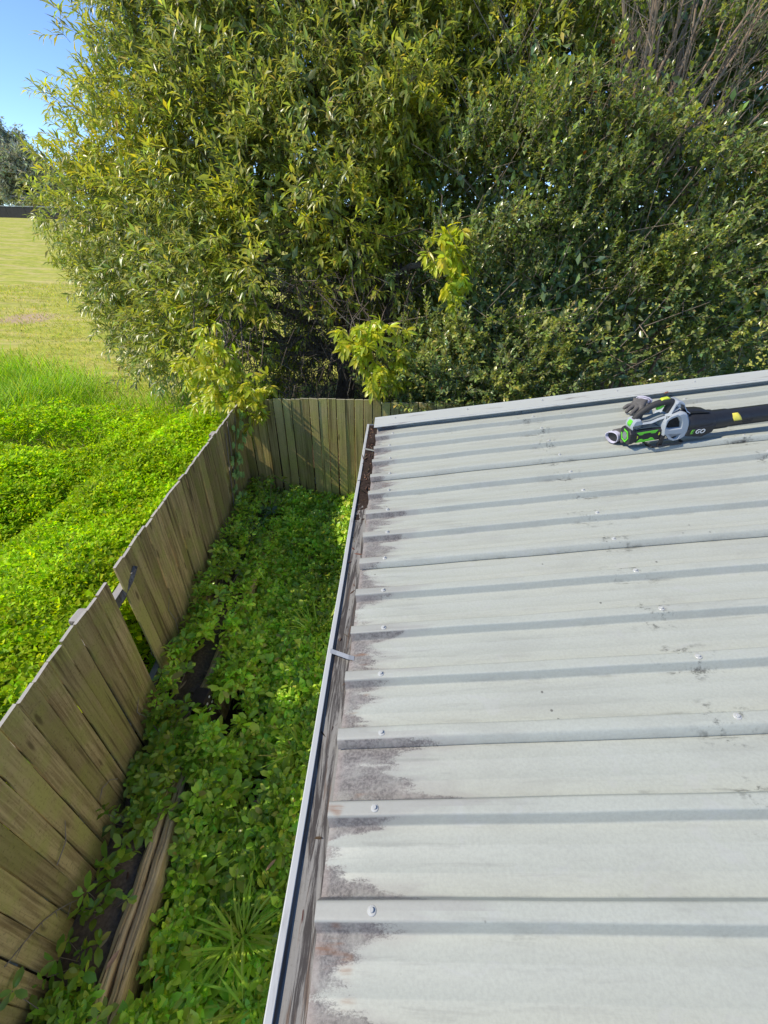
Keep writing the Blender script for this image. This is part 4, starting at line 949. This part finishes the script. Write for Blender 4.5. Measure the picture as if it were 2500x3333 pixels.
# fallen leaves and mulch
lv = Leaves(); n = 1500
x = np.concatenate([RNG.uniform(-1.15, -0.2, 700), RNG.normal(-0.62, 0.10, 160), RNG.normal(-0.72, 0.07, 130), RNG.uniform(-1.5, -1.1, 510)]); y = np.concatenate([RNG.uniform(-3.1, 1.4, 700), RNG.normal(-2.35, 0.12, 160), RNG.normal(-1.72, 0.16, 130), RNG.uniform(-3.1, 0.5, 510)])
z = np.where(x < sx(y) - 0.06, -1.595, -1.935) + RNG.random(n) * 0.03; kp = (x > fx(y) + 0.03) & (abs(x - sx(y)) > 0.07)
D = unit(RNG.normal(0, 1, (n, 3)) * np.array([1, 1, 0.2])); N = unit(np.array([0, 0, 1.0]) + RNG.normal(0, 0.4, (n, 3)))
lv.put(np.stack([x, y, z], 1)[kp], D[kp], N[kp], RNG.uniform(0.03, 0.09, kp.sum()), RNG.uniform(0.008, 0.022, kp.sum()), pick([(0.20, 0.135, 0.09), (0.32, 0.23, 0.16), (0.44, 0.31, 0.21)], (4, 3, 1), kp.sum()), fine=True, fold=-0.2)
tag(lv.build('leaf_litter', M['dead_leaf']), 'brown dead leaves and bark bits lying on the soil under the weeds', 'leaf litter', kind='stuff')
def fallen(loc, rz, L, W, col, label, rx=0.2):
    lv = Leaves(); lv.put(np.zeros((1, 3)), np.array([[1.0, 0, 0.15]]), np.array([[0, 0, 1.0]]), np.array([L]), np.array([W]), np.array([col]), fine=True, fold=0.22, droop=0.18)
    o = lv.build('fallen_leaf', M['dead_leaf']); o.location = loc; o.rotation_euler = (rx, 0, rz); return tag(o, label, 'leaf', 'fallen leaves')
fallen((-1.12, -2.57, -1.535), 1.2, 0.075, 0.022, (0.62, 0.36, 0.22), 'pinkish fallen leaf lying on the edge of the near sleeper')
fallen((-0.52, -2.17, -1.62), 0.9, 0.07, 0.016, (0.50, 0.30, 0.17), 'orange-brown dead leaf caught in the grass beside the gutter')
fallen((-0.69, -1.86, -1.62), 0.2, 0.08, 0.03, (0.20, 0.13, 0.10), 'curled brown leaf on the ground cover near the sleeper end')

# ivy on the corner of the long fence
iv = tag(empty('ivy', (-1.6, 0.9, -1.62)), 'grey-green ivy climbing the long fence near the corner with the end fence', 'ivy')
lv = Leaves(); st = Sticks(); path = np.array([(fx(0.75) + 0.02, 0.72, -1.62), (fx(0.78) + 0.022, 0.80, -1.35), (fx(0.85) + 0.022, 0.86, -1.12), (fx(0.9) + 0.022, 0.90, -0.95), (fx(1.05) + 0.022, 1.08, -0.80), (fx(1.2) + 0.02, 1.22, -0.62), (fx(1.35) + 0.02, 1.30, -0.48)])
OI = np.array([1.6, -0.9, 1.62]); st.put(path[:-1] + OI, path[1:] + OI, 0.005, 0.004)
for a, b_ in ((0.6, -0.5), (0.72, -0.42)):
    q_ = np.array([(fx(a) + 0.03, a, -1.62), (fx(a + .1) + 0.028, a + 0.12, -1.2), (fx(a + .3) + 0.026, a + 0.3, b_)]); st.put(q_[:-1] + OI, q_[1:] + OI, 0.008, 0.006)
n = 58; tt = RNG.random(n) ** 0.8 * (len(path) - 1.01); i0 = tt.astype(int); p = path[i0] + (path[i0 + 1] - path[i0]) * (tt - i0)[:, None] + np.stack([RNG.uniform(0.015, 0.06, n), RNG.normal(0, 0.085, n), RNG.normal(0, 0.06, n)], 1)
for kx in range(3):      # each ivy leaf has three lobes
    a0 = (kx - 1) * 0.85; base = RNG.normal(0, 0.0, (n, 3)); az = np.linspace(0, 6, n) * 1.7; D = np.stack([np.full(n, 0.25), np.sin(a0 + np.sin(az) * 0.7), -np.cos(a0 + np.sin(az) * 0.7)], 1)
    lv.put(p + OI, D, np.tile([1.0, 0, 0.35], (n, 1)), np.full(n, 0.070 if kx == 1 else 0.055), np.full(n, 0.046), np.tile(pick([(0.075, 0.13, 0.055), (0.10, 0.165, 0.085), (0.06, 0.11, 0.04)], (3, 2, 3), n, 0.1)[:1] * 0 + np.array([0.36, 0.52, 0.18]), (n, 1)) * (1 + 0.25 * np.sin(np.arange(n) * 3.1))[:, None], fine=True)
p = np.stack([RNG.uniform(-1.55, -1.22, 120), RNG.uniform(0.05, 0.95, 120), RNG.uniform(-1.6, -1.32, 120)], 1)
rosettes(lv, p + OI, np.full(120, 0.055), np.full(120, 0.034), [(0.16, 0.27, 0.10), (0.20, 0.32, 0.15)], (1, 1), 4, 0.5, 0.4, fine=True)
lv.build('leaves', M['yard_leaf'], iv); st.build('stems', M['twig'], iv)
# dry vine bits stuck to the near boards
def vine(pts, label, off=0.02):
    t = tag(empty('dry_vine', (fx(pts[0][0]) + off, pts[0][0], pts[0][1])), label, 'vine', 'dry vines on the long fence'); b = MB(); o0 = Vector(t.location)
    q_ = [Vector((fx(y) + off + 0.006 * math.sin(i * 2.1), y, z)) - o0 for i, (y, z) in enumerate(pts)]; b.tube(q_, [0.0028] * (len(q_) - 1) + [0.001], 5)
    b.build('stem', M['twig'], t, True)
    for i in range(1, len(q_) - 1, 1):
        e = q_[i] + Vector((0.012, random.uniform(-0.05, 0.05), random.uniform(-0.03, 0.04))); MB().tube([q_[i], (q_[i] + e) / 2 + Vector((0.004, 0, 0.008)), e], [0.002, 0.0016, 0.0008], 5).build('side_twig', M['twig'], t, True)
    return t
vine([(-2.62, -1.18), (-2.55, -1.22), (-2.47, -1.30), (-2.42, -1.36), (-2.37, -1.45), (-2.33, -1.56)], 'dry brown vine crossing the seam of the nearest boards')
vine([(-2.30, -1.20), (-2.22, -1.17), (-2.16, -1.10)], 'short dry vine arching over the near boards')
vine([(-1.86, -1.38), (-1.90, -1.30), (-1.95, -1.28), (-2.0, -1.30)], 'pale dry twig hooked on the boards above a weed')
vine([(-1.52, -1.50), (-1.50, -1.38), (-1.53, -1.27), (-1.47, -1.2)], 'tangled dry stem on the boards left of the missing one')
vine([(-0.93, -1.55), (-0.90, -1.38), (-0.86, -1.2), (-0.90, -1.05), (-0.85, -0.98)], 'dead vine climbing the boards beyond the missing one')
vine([(-1.17, -1.50), (-1.13, -1.35), (-1.16, -1.2), (-1.12, -1.08), (-1.15, -0.95)], 'dead stem standing in the gap of the missing board', -0.03)

# ------------------------------------------------------------------ beyond the lawn
def gum(loc, bl, label, seed):
    t = tag(empty('gum_tree', loc), label, 'tree', 'gum trees beyond the lawn'); lv = Leaves(); st = Sticks()
    p, nn, q = blob_points(bl, 150, 0.5, 0.2, 0.5, seed); k_ = vnoise(p[:, 0] + p[:, 1] * 0.3, p[:, 2], 0.55, seed) > 0.34; p, nn = p[k_], nn[k_]
    D = unit(nn + RNG.normal(0, 0.9, p.shape) + np.array([0, 0, -0.4]))
    for r_ in range(5):
        n = len(p); lv.put(p + RNG.normal(0, 0.30, p.shape), unit(D + RNG.normal(0, 0.7, p.shape)), sphere(n), RNG.uniform(0.4, 0.8, n), RNG.uniform(0.12, 0.25, n), pick([(0.42, 0.44, 0.32), (0.34, 0.37, 0.26), (0.52, 0.50, 0.40)], (4, 4, 2), n))
    o = lv.build('crown', M['gum_leaf'], t); tag(o, kind='stuff'); top = max(b_[2] for b_ in bl)
    MB().tube(*limb((0, 0, -0.5), (0.3, 0, top * 0.62), 0.28, 0.14, 7, 0.05), 8).build('trunk', M['gum_bark'], t, True)
    for (x, y, z, r) in bl: MB().tube(*limb((0.15, 0, top * random.uniform(0.25, 0.5)), (x, y, z + r * 0.3), 0.13, 0.03, 6, 0.1), 6).build('branch', M['gum_bark'], t, True)
    return t
gum((-54.5, 70, 0.9), [(0, 0, 9.5, 1.8), (2.2, 0, 8.4, 1.6), (-2, 0, 8, 1.8), (0.5, 0, 6.2, 2.2), (3.2, 0, 5.5, 1.6)], 'tall thin-crowned gum tree at the far edge of the lawn, against blue sky', 3)
gum((-50.5, 68, 0.9), [(0, 0, 6.2, 2.0), (2.2, 0, 5.2, 1.8), (-2.2, 0, 5.6, 1.9), (0, 0, 3.4, 2.4), (-3, 0, 3.2, 1.8), (3, 0, 3, 1.9)], 'rounded grey-green gum tree right behind the dark far fence', 7)
gum((-40, 66, 0.9), [(0, 0, 6.5, 1.9), (1.8, 0, 5.6, 1.7), (-2, 0, 5, 1.8), (0, 0, 3.2, 2.4), (2.8, 0, 3, 1.7)], 'gum tree partly hidden by the edge of the big tree', 13)
gum((-31, 66, 0.9), [(0, 0, 6.2, 2.1), (2.4, 0, 5, 1.9), (-2.5, 0, 5, 1.9), (0, 0, 2.8, 2.5), (3.6, 0, 3, 1.9), (-3.4, 0, 2.6, 1.8)], 'far gum tree above the pale hut, seen through leaves', 17)
gum((-20, 68, 0.9), [(0, 0, 6.2, 2.2), (2.8, 0, 5, 2), (-2.8, 0, 5, 2), (0, 0, 2.8, 2.6), (4, 0, 3, 2), (-4, 0, 2.6, 2)], 'far gum tree above the green tank, seen through leaves', 19)
gum((-59.5, 72, 0.9), [(0, 0, 7.2, 2.0), (2.4, 0, 5.6, 2.0), (-2.4, 0, 6.0, 2.0), (0, 0, 3.4, 2.5), (3.2, 0, 2.8, 2.0), (-3.2, 0, 3, 2.0)], 'grey-green gum tree beyond the lawn, cut by the edge of the photo', 23)
gum((-56.0, 74, 0.9), [(0, 0, 5.2, 2.0), (2.6, 0, 4.6, 2.0), (-2.4, 0, 4.4, 2.0), (0.8, 0, 2.6, 2.4), (3.4, 0, 2.4, 2.0)], 'low rounded gum tree filling the gap behind the dark far fence', 29)
M['dark_fence'] = plain('dark_fence_panel', (0.060, 0.052, 0.048), 0.8, 0, 0.3, 3)
ff = tag(empty('far_fence', (-48, 60, 0.5)), 'long dark fence with a pale top rail along the far edge of the lawn', 'fence')
for i in range(16): MB().box((-18 + i * 2.4, -0.04, 0.35), (-18 + i * 2.4 + 2.36, 0.04, 1.62)).build('panel', M['dark_fence'], ff)
MB().box((-18, -0.06, 1.63), (20.4, 0.06, 1.72)).build('top_rail', M['wall_steel'], ff)
M['white_wall'] = plain('white_hut_wall', (0.66, 0.68, 0.70), 0.6, 0, 0.08, 2)
M['hut_roof'] = plain('hut_roof', (0.74, 0.75, 0.76), 0.5, 0, 0.06, 2)
M['green_tank'] = plain('green_tank', (0.10, 0.34, 0.26), 0.6, 0, 0.1, 2)
ht = tag(empty('hut', (-29.2, 50.0, 0.35)), 'small white hut on the lawn, seen between the leaves of the big tree', 'hut')
MB().box((-0.95, -1.0, 0.1), (0.95, 1.0, 1.35)).build('wall', M['white_wall'], ht); MB().slab([(-1.05, 1.36), (1.05, 1.36), (1.05, 1.42), (0, 1.66), (-1.05, 1.42)], -1.1, 1.1, 0.01).build('roof', M['hut_roof'], ht); MB().box((0.2, -1.02, 0.12), (0.65, -0.99, 1.1)).build('door', M['wall_steel'], ht)
tk = tag(empty('water_tank', (-21.9, 50, 0.35)), 'green round water tank far off between the leaves', 'tank')
MB().tube([(0, 0, 0.1), (0, 0, 0.5), (0, 0, 0.52), (0, 0, 0.95), (0, 0, 0.97), (0, 0, 1.4)], [0.8, 0.8, 0.83, 0.83, 0.8, 0.8], 24).build('body', M['green_tank'], tk, True); MB().tube([(0, 0, 1.401), (0, 0, 1.62), (0, 0, 1.68)], [0.84, 0.3, 0.12], 24).build('lid', M['green_tank'], tk, True)

# ------------------------------------------------------------------ leaf blower lying on the roof ribs
M['shell'] = plain('grey_plastic', (0.37, 0.41, 0.45), 0.42, 0, 0.06, 60)
M['shell_dark'] = plain('mid_grey_plastic', (0.20, 0.225, 0.23), 0.5, 0, 0.08, 60)
M['black'] = plain('black_plastic', (0.022, 0.023, 0.026), 0.42, 0, 0.25, 80, 0.5)
M['rubber'] = plain('black_rubber', (0.038, 0.038, 0.038), 0.65, 0, 0.2, 120, 0.4)
M['green'] = plain('bright_green_plastic', (0.14, 0.62, 0.035), 0.4, 0, 0.05, 60)
M['lime'] = plain('lime_button', (0.55, 0.66, 0.05), 0.4, 0, 0.05, 60)
M['sticker'] = plain('yellow_sticker', (0.80, 0.70, 0.10), 0.5, 0, 0.06, 40)
M['white_ink'] = plain('white_ink', (0.78, 0.80, 0.80), 0.5, 0, 0.03)
M['green_ink'] = plain('green_ink', (0.20, 0.62, 0.06), 0.5, 0, 0.03)
BLW = ROOF @ Matrix.Translation((1.5, -0.735, 0.0)) @ Matrix.Rotation(R(4), 4, 'Z')
bl = tag(empty('leaf_blower', mat=BLW), 'grey and black cordless leaf blower with bright green battery, lying on the roof', 'leaf blower')
bar = [(-0.112, 0.134), (-0.118, 0.160), (-0.108, 0.186), (-0.095, 0.193), (-0.074, 0.191), (-0.062, 0.170), (-0.017, 0.171), (0.019, 0.184), (0.056, 0.192), (0.073, 0.202), (0.089, 0.244), (0.098, 0.268), (0.118, 0.266), (0.138, 0.247), (0.148, 0.225), (0.161, 0.206), (0.181, 0.190), (0.170, 0.172), (0.072, 0.126), (0.056, 0.132), (-0.010, 0.138), (-0.060, 0.138)]
MB().slab(bar, -0.036, 0.036, 0.006, holes=[[(0.082, 0.212), (0.106, 0.229), (0.112, 0.237), (0.107, 0.248), (0.094, 0.248)]]).build('housing', M['shell'], bl, True)
MB().slab([(-0.060, 0.171), (-0.017, 0.1725), (0.019, 0.1855), (0.056, 0.1935), (0.045, 0.200), (0.015, 0.192), (-0.02, 0.180), (-0.058, 0.178)], -0.022, 0.022, 0.003).build('top_trim', M['shell_dark'], bl, True)
MB().slab([(0.084, 0.214), (0.106, 0.230), (0.110, 0.238), (0.106, 0.246), (0.095, 0.246)], -0.028, 0.028, 0.002).build('vent', M['black'], bl)
scroll = [(0.047, 0.184), (0.067, 0.197), (0.095, 0.206), (0.120, 0.214), (0.142, 0.206), (0.156, 0.186), (0.168, 0.160), (0.174, 0.134), (0.174, 0.098), (0.165, 0.072), (0.147, 0.058), (0.125, 0.053), (0.103, 0.058), (0.081, 0.072), (0.060, 0.094), (0.044, 0.090), (0.038, 0.145), (0.041, 0.166)]
v1 = [(0.052, 0.177), (0.068, 0.190), (0.094, 0.198), (0.112, 0.176), (0.124, 0.154), (0.128, 0.128), (0.071, 0.131), (0.053, 0.140)]
v2 = [(0.064, 0.097), (0.131, 0.090), (0.122, 0.071), (0.106, 0.066), (0.082, 0.078)]
MB().slab(scroll, -0.062, 0.062, 0.009, holes=[v1, v2]).build('fan_housing', M['shell'], bl, True)
MB().slab([(0.048, 0.178), (0.094, 0.201), (0.126, 0.19), (0.15, 0.13), (0.14, 0.075), (0.106, 0.062), (0.065, 0.090), (0.046, 0.14)], -0.044, 0.044, 0.002).build('intake', M['black'], bl)
gb = MB()
for q in range(14):
    xx = 0.046 + q * 0.008; gb.box((xx, -0.050, 0.062), (xx + 0.0013, -0.048, 0.20))
for q in range(17):
    zz = 0.066 + q * 0.008; gb.box((0.046, -0.0475, zz), (0.148, -0.0455, zz + 0.0013))
gb.build('intake_grille', M['rubber'], bl)
MB().tube([(-0.092, 0, 0.186), (-0.078, 0, 0.207), (-0.055, 0, 0.226), (-0.028, 0, 0.242), (0.004, 0, 0.254), (0.040, 0, 0.261), (0.066, 0, 0.263), (0.082, 0, 0.257), (0.084, 0, 0.244), (0.076, 0, 0.226), (0.068, 0, 0.203)], [0.016, 0.0165, 0.0165, 0.0165, 0.017, 0.018, 0.019, 0.0195, 0.019, 0.0185, 0.018], 12).build('handle', M['rubber'], bl, True)
MB().tube([(-0.062, 0, 0.216), (-0.064, 0, 0.196), (-0.062, 0, 0.172)], [0.013, 0.012, 0.015], 10).build('handle_strut', M['rubber'], bl, True)
MB().slab([(0.026, 0.2745), (0.034, 0.2825), (0.064, 0.284), (0.072, 0.277)], -0.012, 0.012, 0.002).build('button', M['lime'], bl, True)
MB().slab([(0.010, 0.239), (0.040, 0.246), (0.052, 0.240), (0.036, 0.226), (0.016, 0.222)], -0.009, 0.009, 0.003).build('trigger', M['green'], bl, True)
bt = empty('battery'); bt.parent = bl
def octo(x0, x1, hw, z0, z1, c): 
    sec = [(-hw + c, z0), (hw - c, z0), (hw, z0 + c), (hw, z1 - c), (hw - c, z1), (-hw + c, z1), (-hw, z1 - c), (-hw, z0 + c)]
    V = [(x, a, b) for x in (x0, x0 + 0.004, x1 - 0.004, x1) for a, b in [((a if x in (x0 + 0.004, x1 - 0.004) else a * 0.93), (b if x in (x0 + 0.004, x1 - 0.004) else (b - (z0 + z1) / 2) * 0.93 + (z0 + z1) / 2)) for a, b in sec]]
    F = [(k*8+j, k*8+(j+1) % 8, (k+1)*8+(j+1) % 8, (k+1)*8+j) for k in range(3) for j in range(8)] + [tuple(range(8)), tuple(24 + j for j in range(8))[::-1]]
    return V, F
MB().add(*octo(-0.108, 0.050, 0.046, 0.062, 0.134, 0.013)).build('case', M['black'], bt)
MB().add(*octo(-0.126, -0.098, 0.051, 0.056, 0.140, 0.017)).build('end_cover', M['black'], bt)
MB().slab([(-0.092, 0.126), (0.020, 0.128), (0.008, 0.112), (-0.012, 0.112), (-0.020, 0.118), (-0.052, 0.117), (-0.058, 0.110), (-0.074, 0.110)], -0.0485, -0.046, 0.0008).build('green_panel', M['green'], bt)
MB().slab([(-0.090, 0.068), (-0.070, 0.086), (-0.058, 0.086), (-0.048, 0.080), (-0.022, 0.081), (-0.014, 0.088), (-0.002, 0.087), (0.014, 0.070)], -0.0485, -0.046, 0.0008).build('green_panel', M['green'], bt)
for xa, za in ((-0.088, 0.098), (0.026, 0.104)): MB().slab([(xa, za - 0.008), (xa + 0.006, za - 0.006), (xa + 0.007, za + 0.006), (xa + 0.002, za + 0.010)], -0.0488, -0.046, 0.0008).build('lug', M['lime'], bt)
hexr = []
for rr_ in (0.037, 0.029): hexr.append([(rr_ * math.cos(R(60 * k + 8)), 0.098 + rr_ * math.sin(R(60 * k + 8))) for k in range(6)])
rg = MB()
for k in range(6):
    if k == 0: continue
    a, b_, c_, d_ = hexr[0][k], hexr[0][(k+1) % 6], hexr[1][(k+1) % 6], hexr[1][k]
    V = [(-0.1295, *q) for q in (a, b_, c_, d_)] + [(-0.1255, *q) for q in (a, b_, c_, d_)]; rg.add(V, [(0, 1, 2, 3), (7, 6, 5, 4), (0, 4, 5, 1), (1, 5, 6, 2), (2, 6, 7, 3), (3, 7, 4, 0)])
rg.build('green_ring', M['green'], bt)
MB().tube([(-0.128, 0, 0.098), (-0.1285, 0, 0.098)], [0.022, 0.018], 12).build('end_disc', M['shell_dark'], bt)
MB().slab([(-0.112, 0.150), (-0.094, 0.166), (-0.090, 0.182), (-0.106, 0.182), (-0.116, 0.164)], -0.020, 0.012, 0.003).build('release_latch', M['green'], bl).location = (-0.006, 0, 0.004)
# neck and nozzle tube
MB().tube([(0.150, 0, 0.125), (0.166, 0, 0.123), (0.200, 0, 0.121), (0.280, 0, 0.118), (0.312, 0, 0.117), (0.316, 0, 0.117)], [0.050, 0.060, 0.064, 0.060, 0.058, 0.054], 28).build('neck', M['black'], bl, True)
MB().slab([(0.165, 0.205), (0.170, 0.184), (0.29, 0.176), (0.268, 0.188), (0.235, 0.197)], -0.030, 0.030, 0.006).build('neck_fin', M['black'], bl, True)
MB().slab([(0.162, 0.088), (0.166, 0.074), (0.250, 0.058), (0.300, 0.078), (0.312, 0.116), (0.300, 0.122), (0.170, 0.110)], -0.0665, -0.035, 0.004).build('name_plate', M['black'], bl, True)
MB().tube([(0.306, 0, 0.117), (0.318, 0, 0.117), (0.395, 0, 0.116), (0.408, 0, 0.116), (0.62, 0, 0.113), (0.84, 0, 0.111), (0.85, 0, 0.111)], [0.056, 0.0525, 0.0515, 0.0475, 0.0465, 0.045, 0.040], 32).build('nozzle', M['black'], bl, True)
V = []; F = []
for i in range(5):
    for j in range(7):
        a = R(128 + j * 8.5); x = 0.402 + i * 0.0105 + (j - 3) * 0.0035; V.append((x, 0.0484 * math.cos(a), 0.1158 + 0.0484 * math.sin(a)))
for i in range(4):
    for j in range(6): F.append((i*7+j, i*7+j+1, i*7+j+8, i*7+j+7))
o = pyd('warning_sticker', V, F, M['sticker'], bl, True); md = o.modifiers.new('thickness', 'SOLIDIFY'); md.thickness = 0.0006; md.offset = 1
# stand
MB().tube([(0.0, -0.062, 0.036), (0.150, -0.062, 0.036), (0.165, -0.050, 0.036), (0.165, 0.050, 0.036), (0.150, 0.062, 0.036), (0.0, 0.062, 0.036), (-0.010, 0.050, 0.036), (-0.010, -0.050, 0.036), (0.0, -0.062, 0.036)], 0.0055, 8).build('stand', M['black'], bl, True)
for s_ in (-1, 1):
    MB().slab([(0.030, 0.036), (0.052, 0.036), (0.060, 0.095), (0.040, 0.095)], s_ * 0.050 - 0.006, s_ * 0.050 + 0.006, 0.002).build('stand_leg', M['black'], bl)
    MB().slab([(-0.045, 0.066), (-0.036, 0.066), (0.012, 0.034), (0.0, 0.034)], s_ * 0.052 - 0.005, s_ * 0.052 + 0.005, 0.002).build('stand_strut', M['black'], bl)
def lettering(txt, size, x, y, z, mat, name='lettering', shear=0.25, tiltz=0.0):
    cu = bpy.data.curves.new(name, 'FONT'); cu.body = txt; cu.size = size; cu.extrude = 0.0006; cu.shear = shear; cu.offset = size * 0.012
    to = bpy.data.objects.new(name, cu); C.objects.link(to); bpy.context.view_layer.update()
    me = bpy.data.meshes.new_from_object(to.evaluated_get(bpy.context.evaluated_depsgraph_get())); bpy.data.objects.remove(to)
    o = link(name, me, mat, bl); o.matrix_local = Matrix.Translation((x, y, z)) @ Matrix.Rotation(tiltz, 4, 'Y') @ Matrix.Rotation(R(90), 4, 'X'); return o
lettering('E', 0.032, 0.180, -0.0680, 0.087, M['green_ink'], tiltz=0.06); lettering('GO', 0.032, 0.205, -0.0680, 0.0855, M['white_ink'], tiltz=0.06)
lettering('56V', 0.021, -0.108, -0.0368, 0.147, M['shell_dark'], shear=0.1, tiltz=0.0)
lettering('650', 0.034, 0.46, -0.0470, 0.098, M['rubber'], shear=0.3)

# ------------------------------------------------------------------ gloves
M['glove'] = plain('dark_glove_coating', (0.13, 0.125, 0.12), 0.75, 0, 0.3, 60, 0.3, 0.5)
M['cuff'] = plain('lilac_white_knit', (0.56, 0.55, 0.66), 0.9, 0, 0.12, 90, 0.1, 0.6)
def skinned(name, chains, mat, parent):
    bm = bmesh.new(); lay = bm.verts.layers.skin.new(); cache = {}
    def vert(p, r):
        k = tuple(round(c, 4) for c in p)
        if k not in cache:
            v = bm.verts.new(p); v[lay].radius = (r, r) if not hasattr(r, '__len__') else r; cache[k] = v
            if len(cache) == 1: v[lay].use_root = True
        return cache[k]
    for ch in chains:
        vs = [vert(p, r) for p, r in ch]
        for a, b_ in zip(vs, vs[1:]):
            if not bm.edges.get((a, b_)): bm.edges.new((a, b_))
    me = bpy.data.meshes.new(name); bm.to_mesh(me); bm.free(); o = link(name, me, mat, parent)
    o.modifiers.new('skin', 'SKIN').use_smooth_shade = True; sb = o.modifiers.new('smooth', 'SUBSURF'); sb.levels = 2; sb.render_levels = 2
    return o
ga = tag(empty('work_glove', mat=ROOF @ Matrix.Translation((1.655, -0.27, 0.0))), 'limp dark work glove with lilac cuff behind the blower handle', 'glove', 'work gloves')
pm = (0.012, 0.012, 0.066)
kn = [(-0.030, 0.018, 0.060), (-0.034, -0.012, 0.058), (-0.022, -0.040, 0.054), (-0.002, -0.062, 0.048)]
tips = [[(-0.060, 0.010, 0.058), (-0.086, 0.002, 0.044)], [(-0.066, -0.036, 0.056), (-0.094, -0.058, 0.042)], [(-0.056, -0.072, 0.052), (-0.084, -0.094, 0.040)], [(-0.034, -0.090, 0.046), (-0.056, -0.112, 0.038)]]
ch = [[((0.062, 0.072, 0.050), (0.036, 0.026)), ((0.042, 0.045, 0.060), (0.040, 0.028)), (pm, (0.044, 0.026))]]
for k_, tp in zip(kn, tips): ch.append([(pm, (0.044, 0.026)), (k_, 0.0155), (tp[0], 0.0135), (tp[1], 0.0105)])
ch.append([((0.042, 0.045, 0.060), (0.040, 0.028)), ((0.048, -0.010, 0.050), 0.017), ((0.040, -0.050, 0.044), 0.0135), ((0.030, -0.078, 0.040), 0.011)])
skinned('hand', ch, M['glove'], ga)
def cuff(pts, rad, parent, sq=0.7):
    n = 22; V = []; F = []; q_ = [Vector(p) for p in pts]; t = (q_[-1] - q_[0]).normalized(); s_ = t.cross(Vector((0, 0, 1))).normalized(); u_ = s_.cross(t)
    rings = [(q_[0], rad[0]), (q_[1], rad[1]), (q_[1] + t * 0.002, rad[1] - 0.004), (q_[0] + t * 0.002, rad[0] - 0.006), (q_[0] - t * 0.03, rad[0] * 0.55)]
    for c_, r_ in rings:
        for k in range(n):
            a = 2 * math.pi * k / n; w = 1 + 0.06 * math.sin(3 * a + 1) + 0.02 * math.sin(9 * a); V.append(c_ + (s_ * math.cos(a) + u_ * math.sin(a) * sq) * r_ * w)
    for i in range(len(rings) - 1):
        for k in range(n): F.append((i*n+k, i*n+(k+1) % n, (i+1)*n+(k+1) % n, (i+1)*n+k))
    return MB().add(V, F).build('cuff', M['cuff'], parent, True)
cuff([(0.064, 0.074, 0.050), (0.078, 0.094, 0.046)], [0.046, 0.050], ga, 0.62)
gb_ = tag(empty('work_glove', mat=ROOF @ Matrix.Translation((1.39, -0.62, 0.0))), 'dark work glove with open white cuff, tucked behind the battery end of the blower', 'glove', 'work gloves')
c0 = (0.02, 0.012, 0.040)
ch = [[((-0.010, -0.004, 0.042), (0.040, 0.034)), (c0, (0.042, 0.034)), ((0.055, 0.030, 0.042), (0.042, 0.028))]]
for k_, (a, b_) in enumerate([((0.085, 0.010, 0.042), (0.118, 0.0, 0.036)), ((0.092, 0.034, 0.042), (0.128, 0.034, 0.036)), ((0.088, 0.058, 0.040), (0.122, 0.068, 0.036))]): ch.append([((0.055, 0.030, 0.042), (0.042, 0.028)), (a, 0.015), (b_, 0.011)])
ch.append([(c0, (0.042, 0.034)), ((0.018, -0.040, 0.034), 0.016), ((0.004, -0.074, 0.030), 0.013)])
skinned('hand', ch, M['glove'], gb_)
cuff([(-0.012, -0.006, 0.042), (-0.036, -0.020, 0.042)], [0.040, 0.042], gb_, 0.82)
MB().tube([(-0.020, -0.010, 0.042), (-0.0215, -0.011, 0.042)], [0.033, 0.0325], 18).build('cuff_dark', M['black'], gb_)  # black disc across the cuff mouth, painting the dark of its hollow
# a curled dead leaf against the capping and scraps of debris on the sheets
o = fallen((0, 0, 0), 0, 0.05, 0.022, (0.20, 0.085, 0.06), 'curled reddish dead leaf caught on the capping behind the blower'); o.matrix_world = ROOF @ Matrix.Translation((1.915, -0.075, 0.034)) @ Matrix.Rotation(0.3, 4, 'Z')
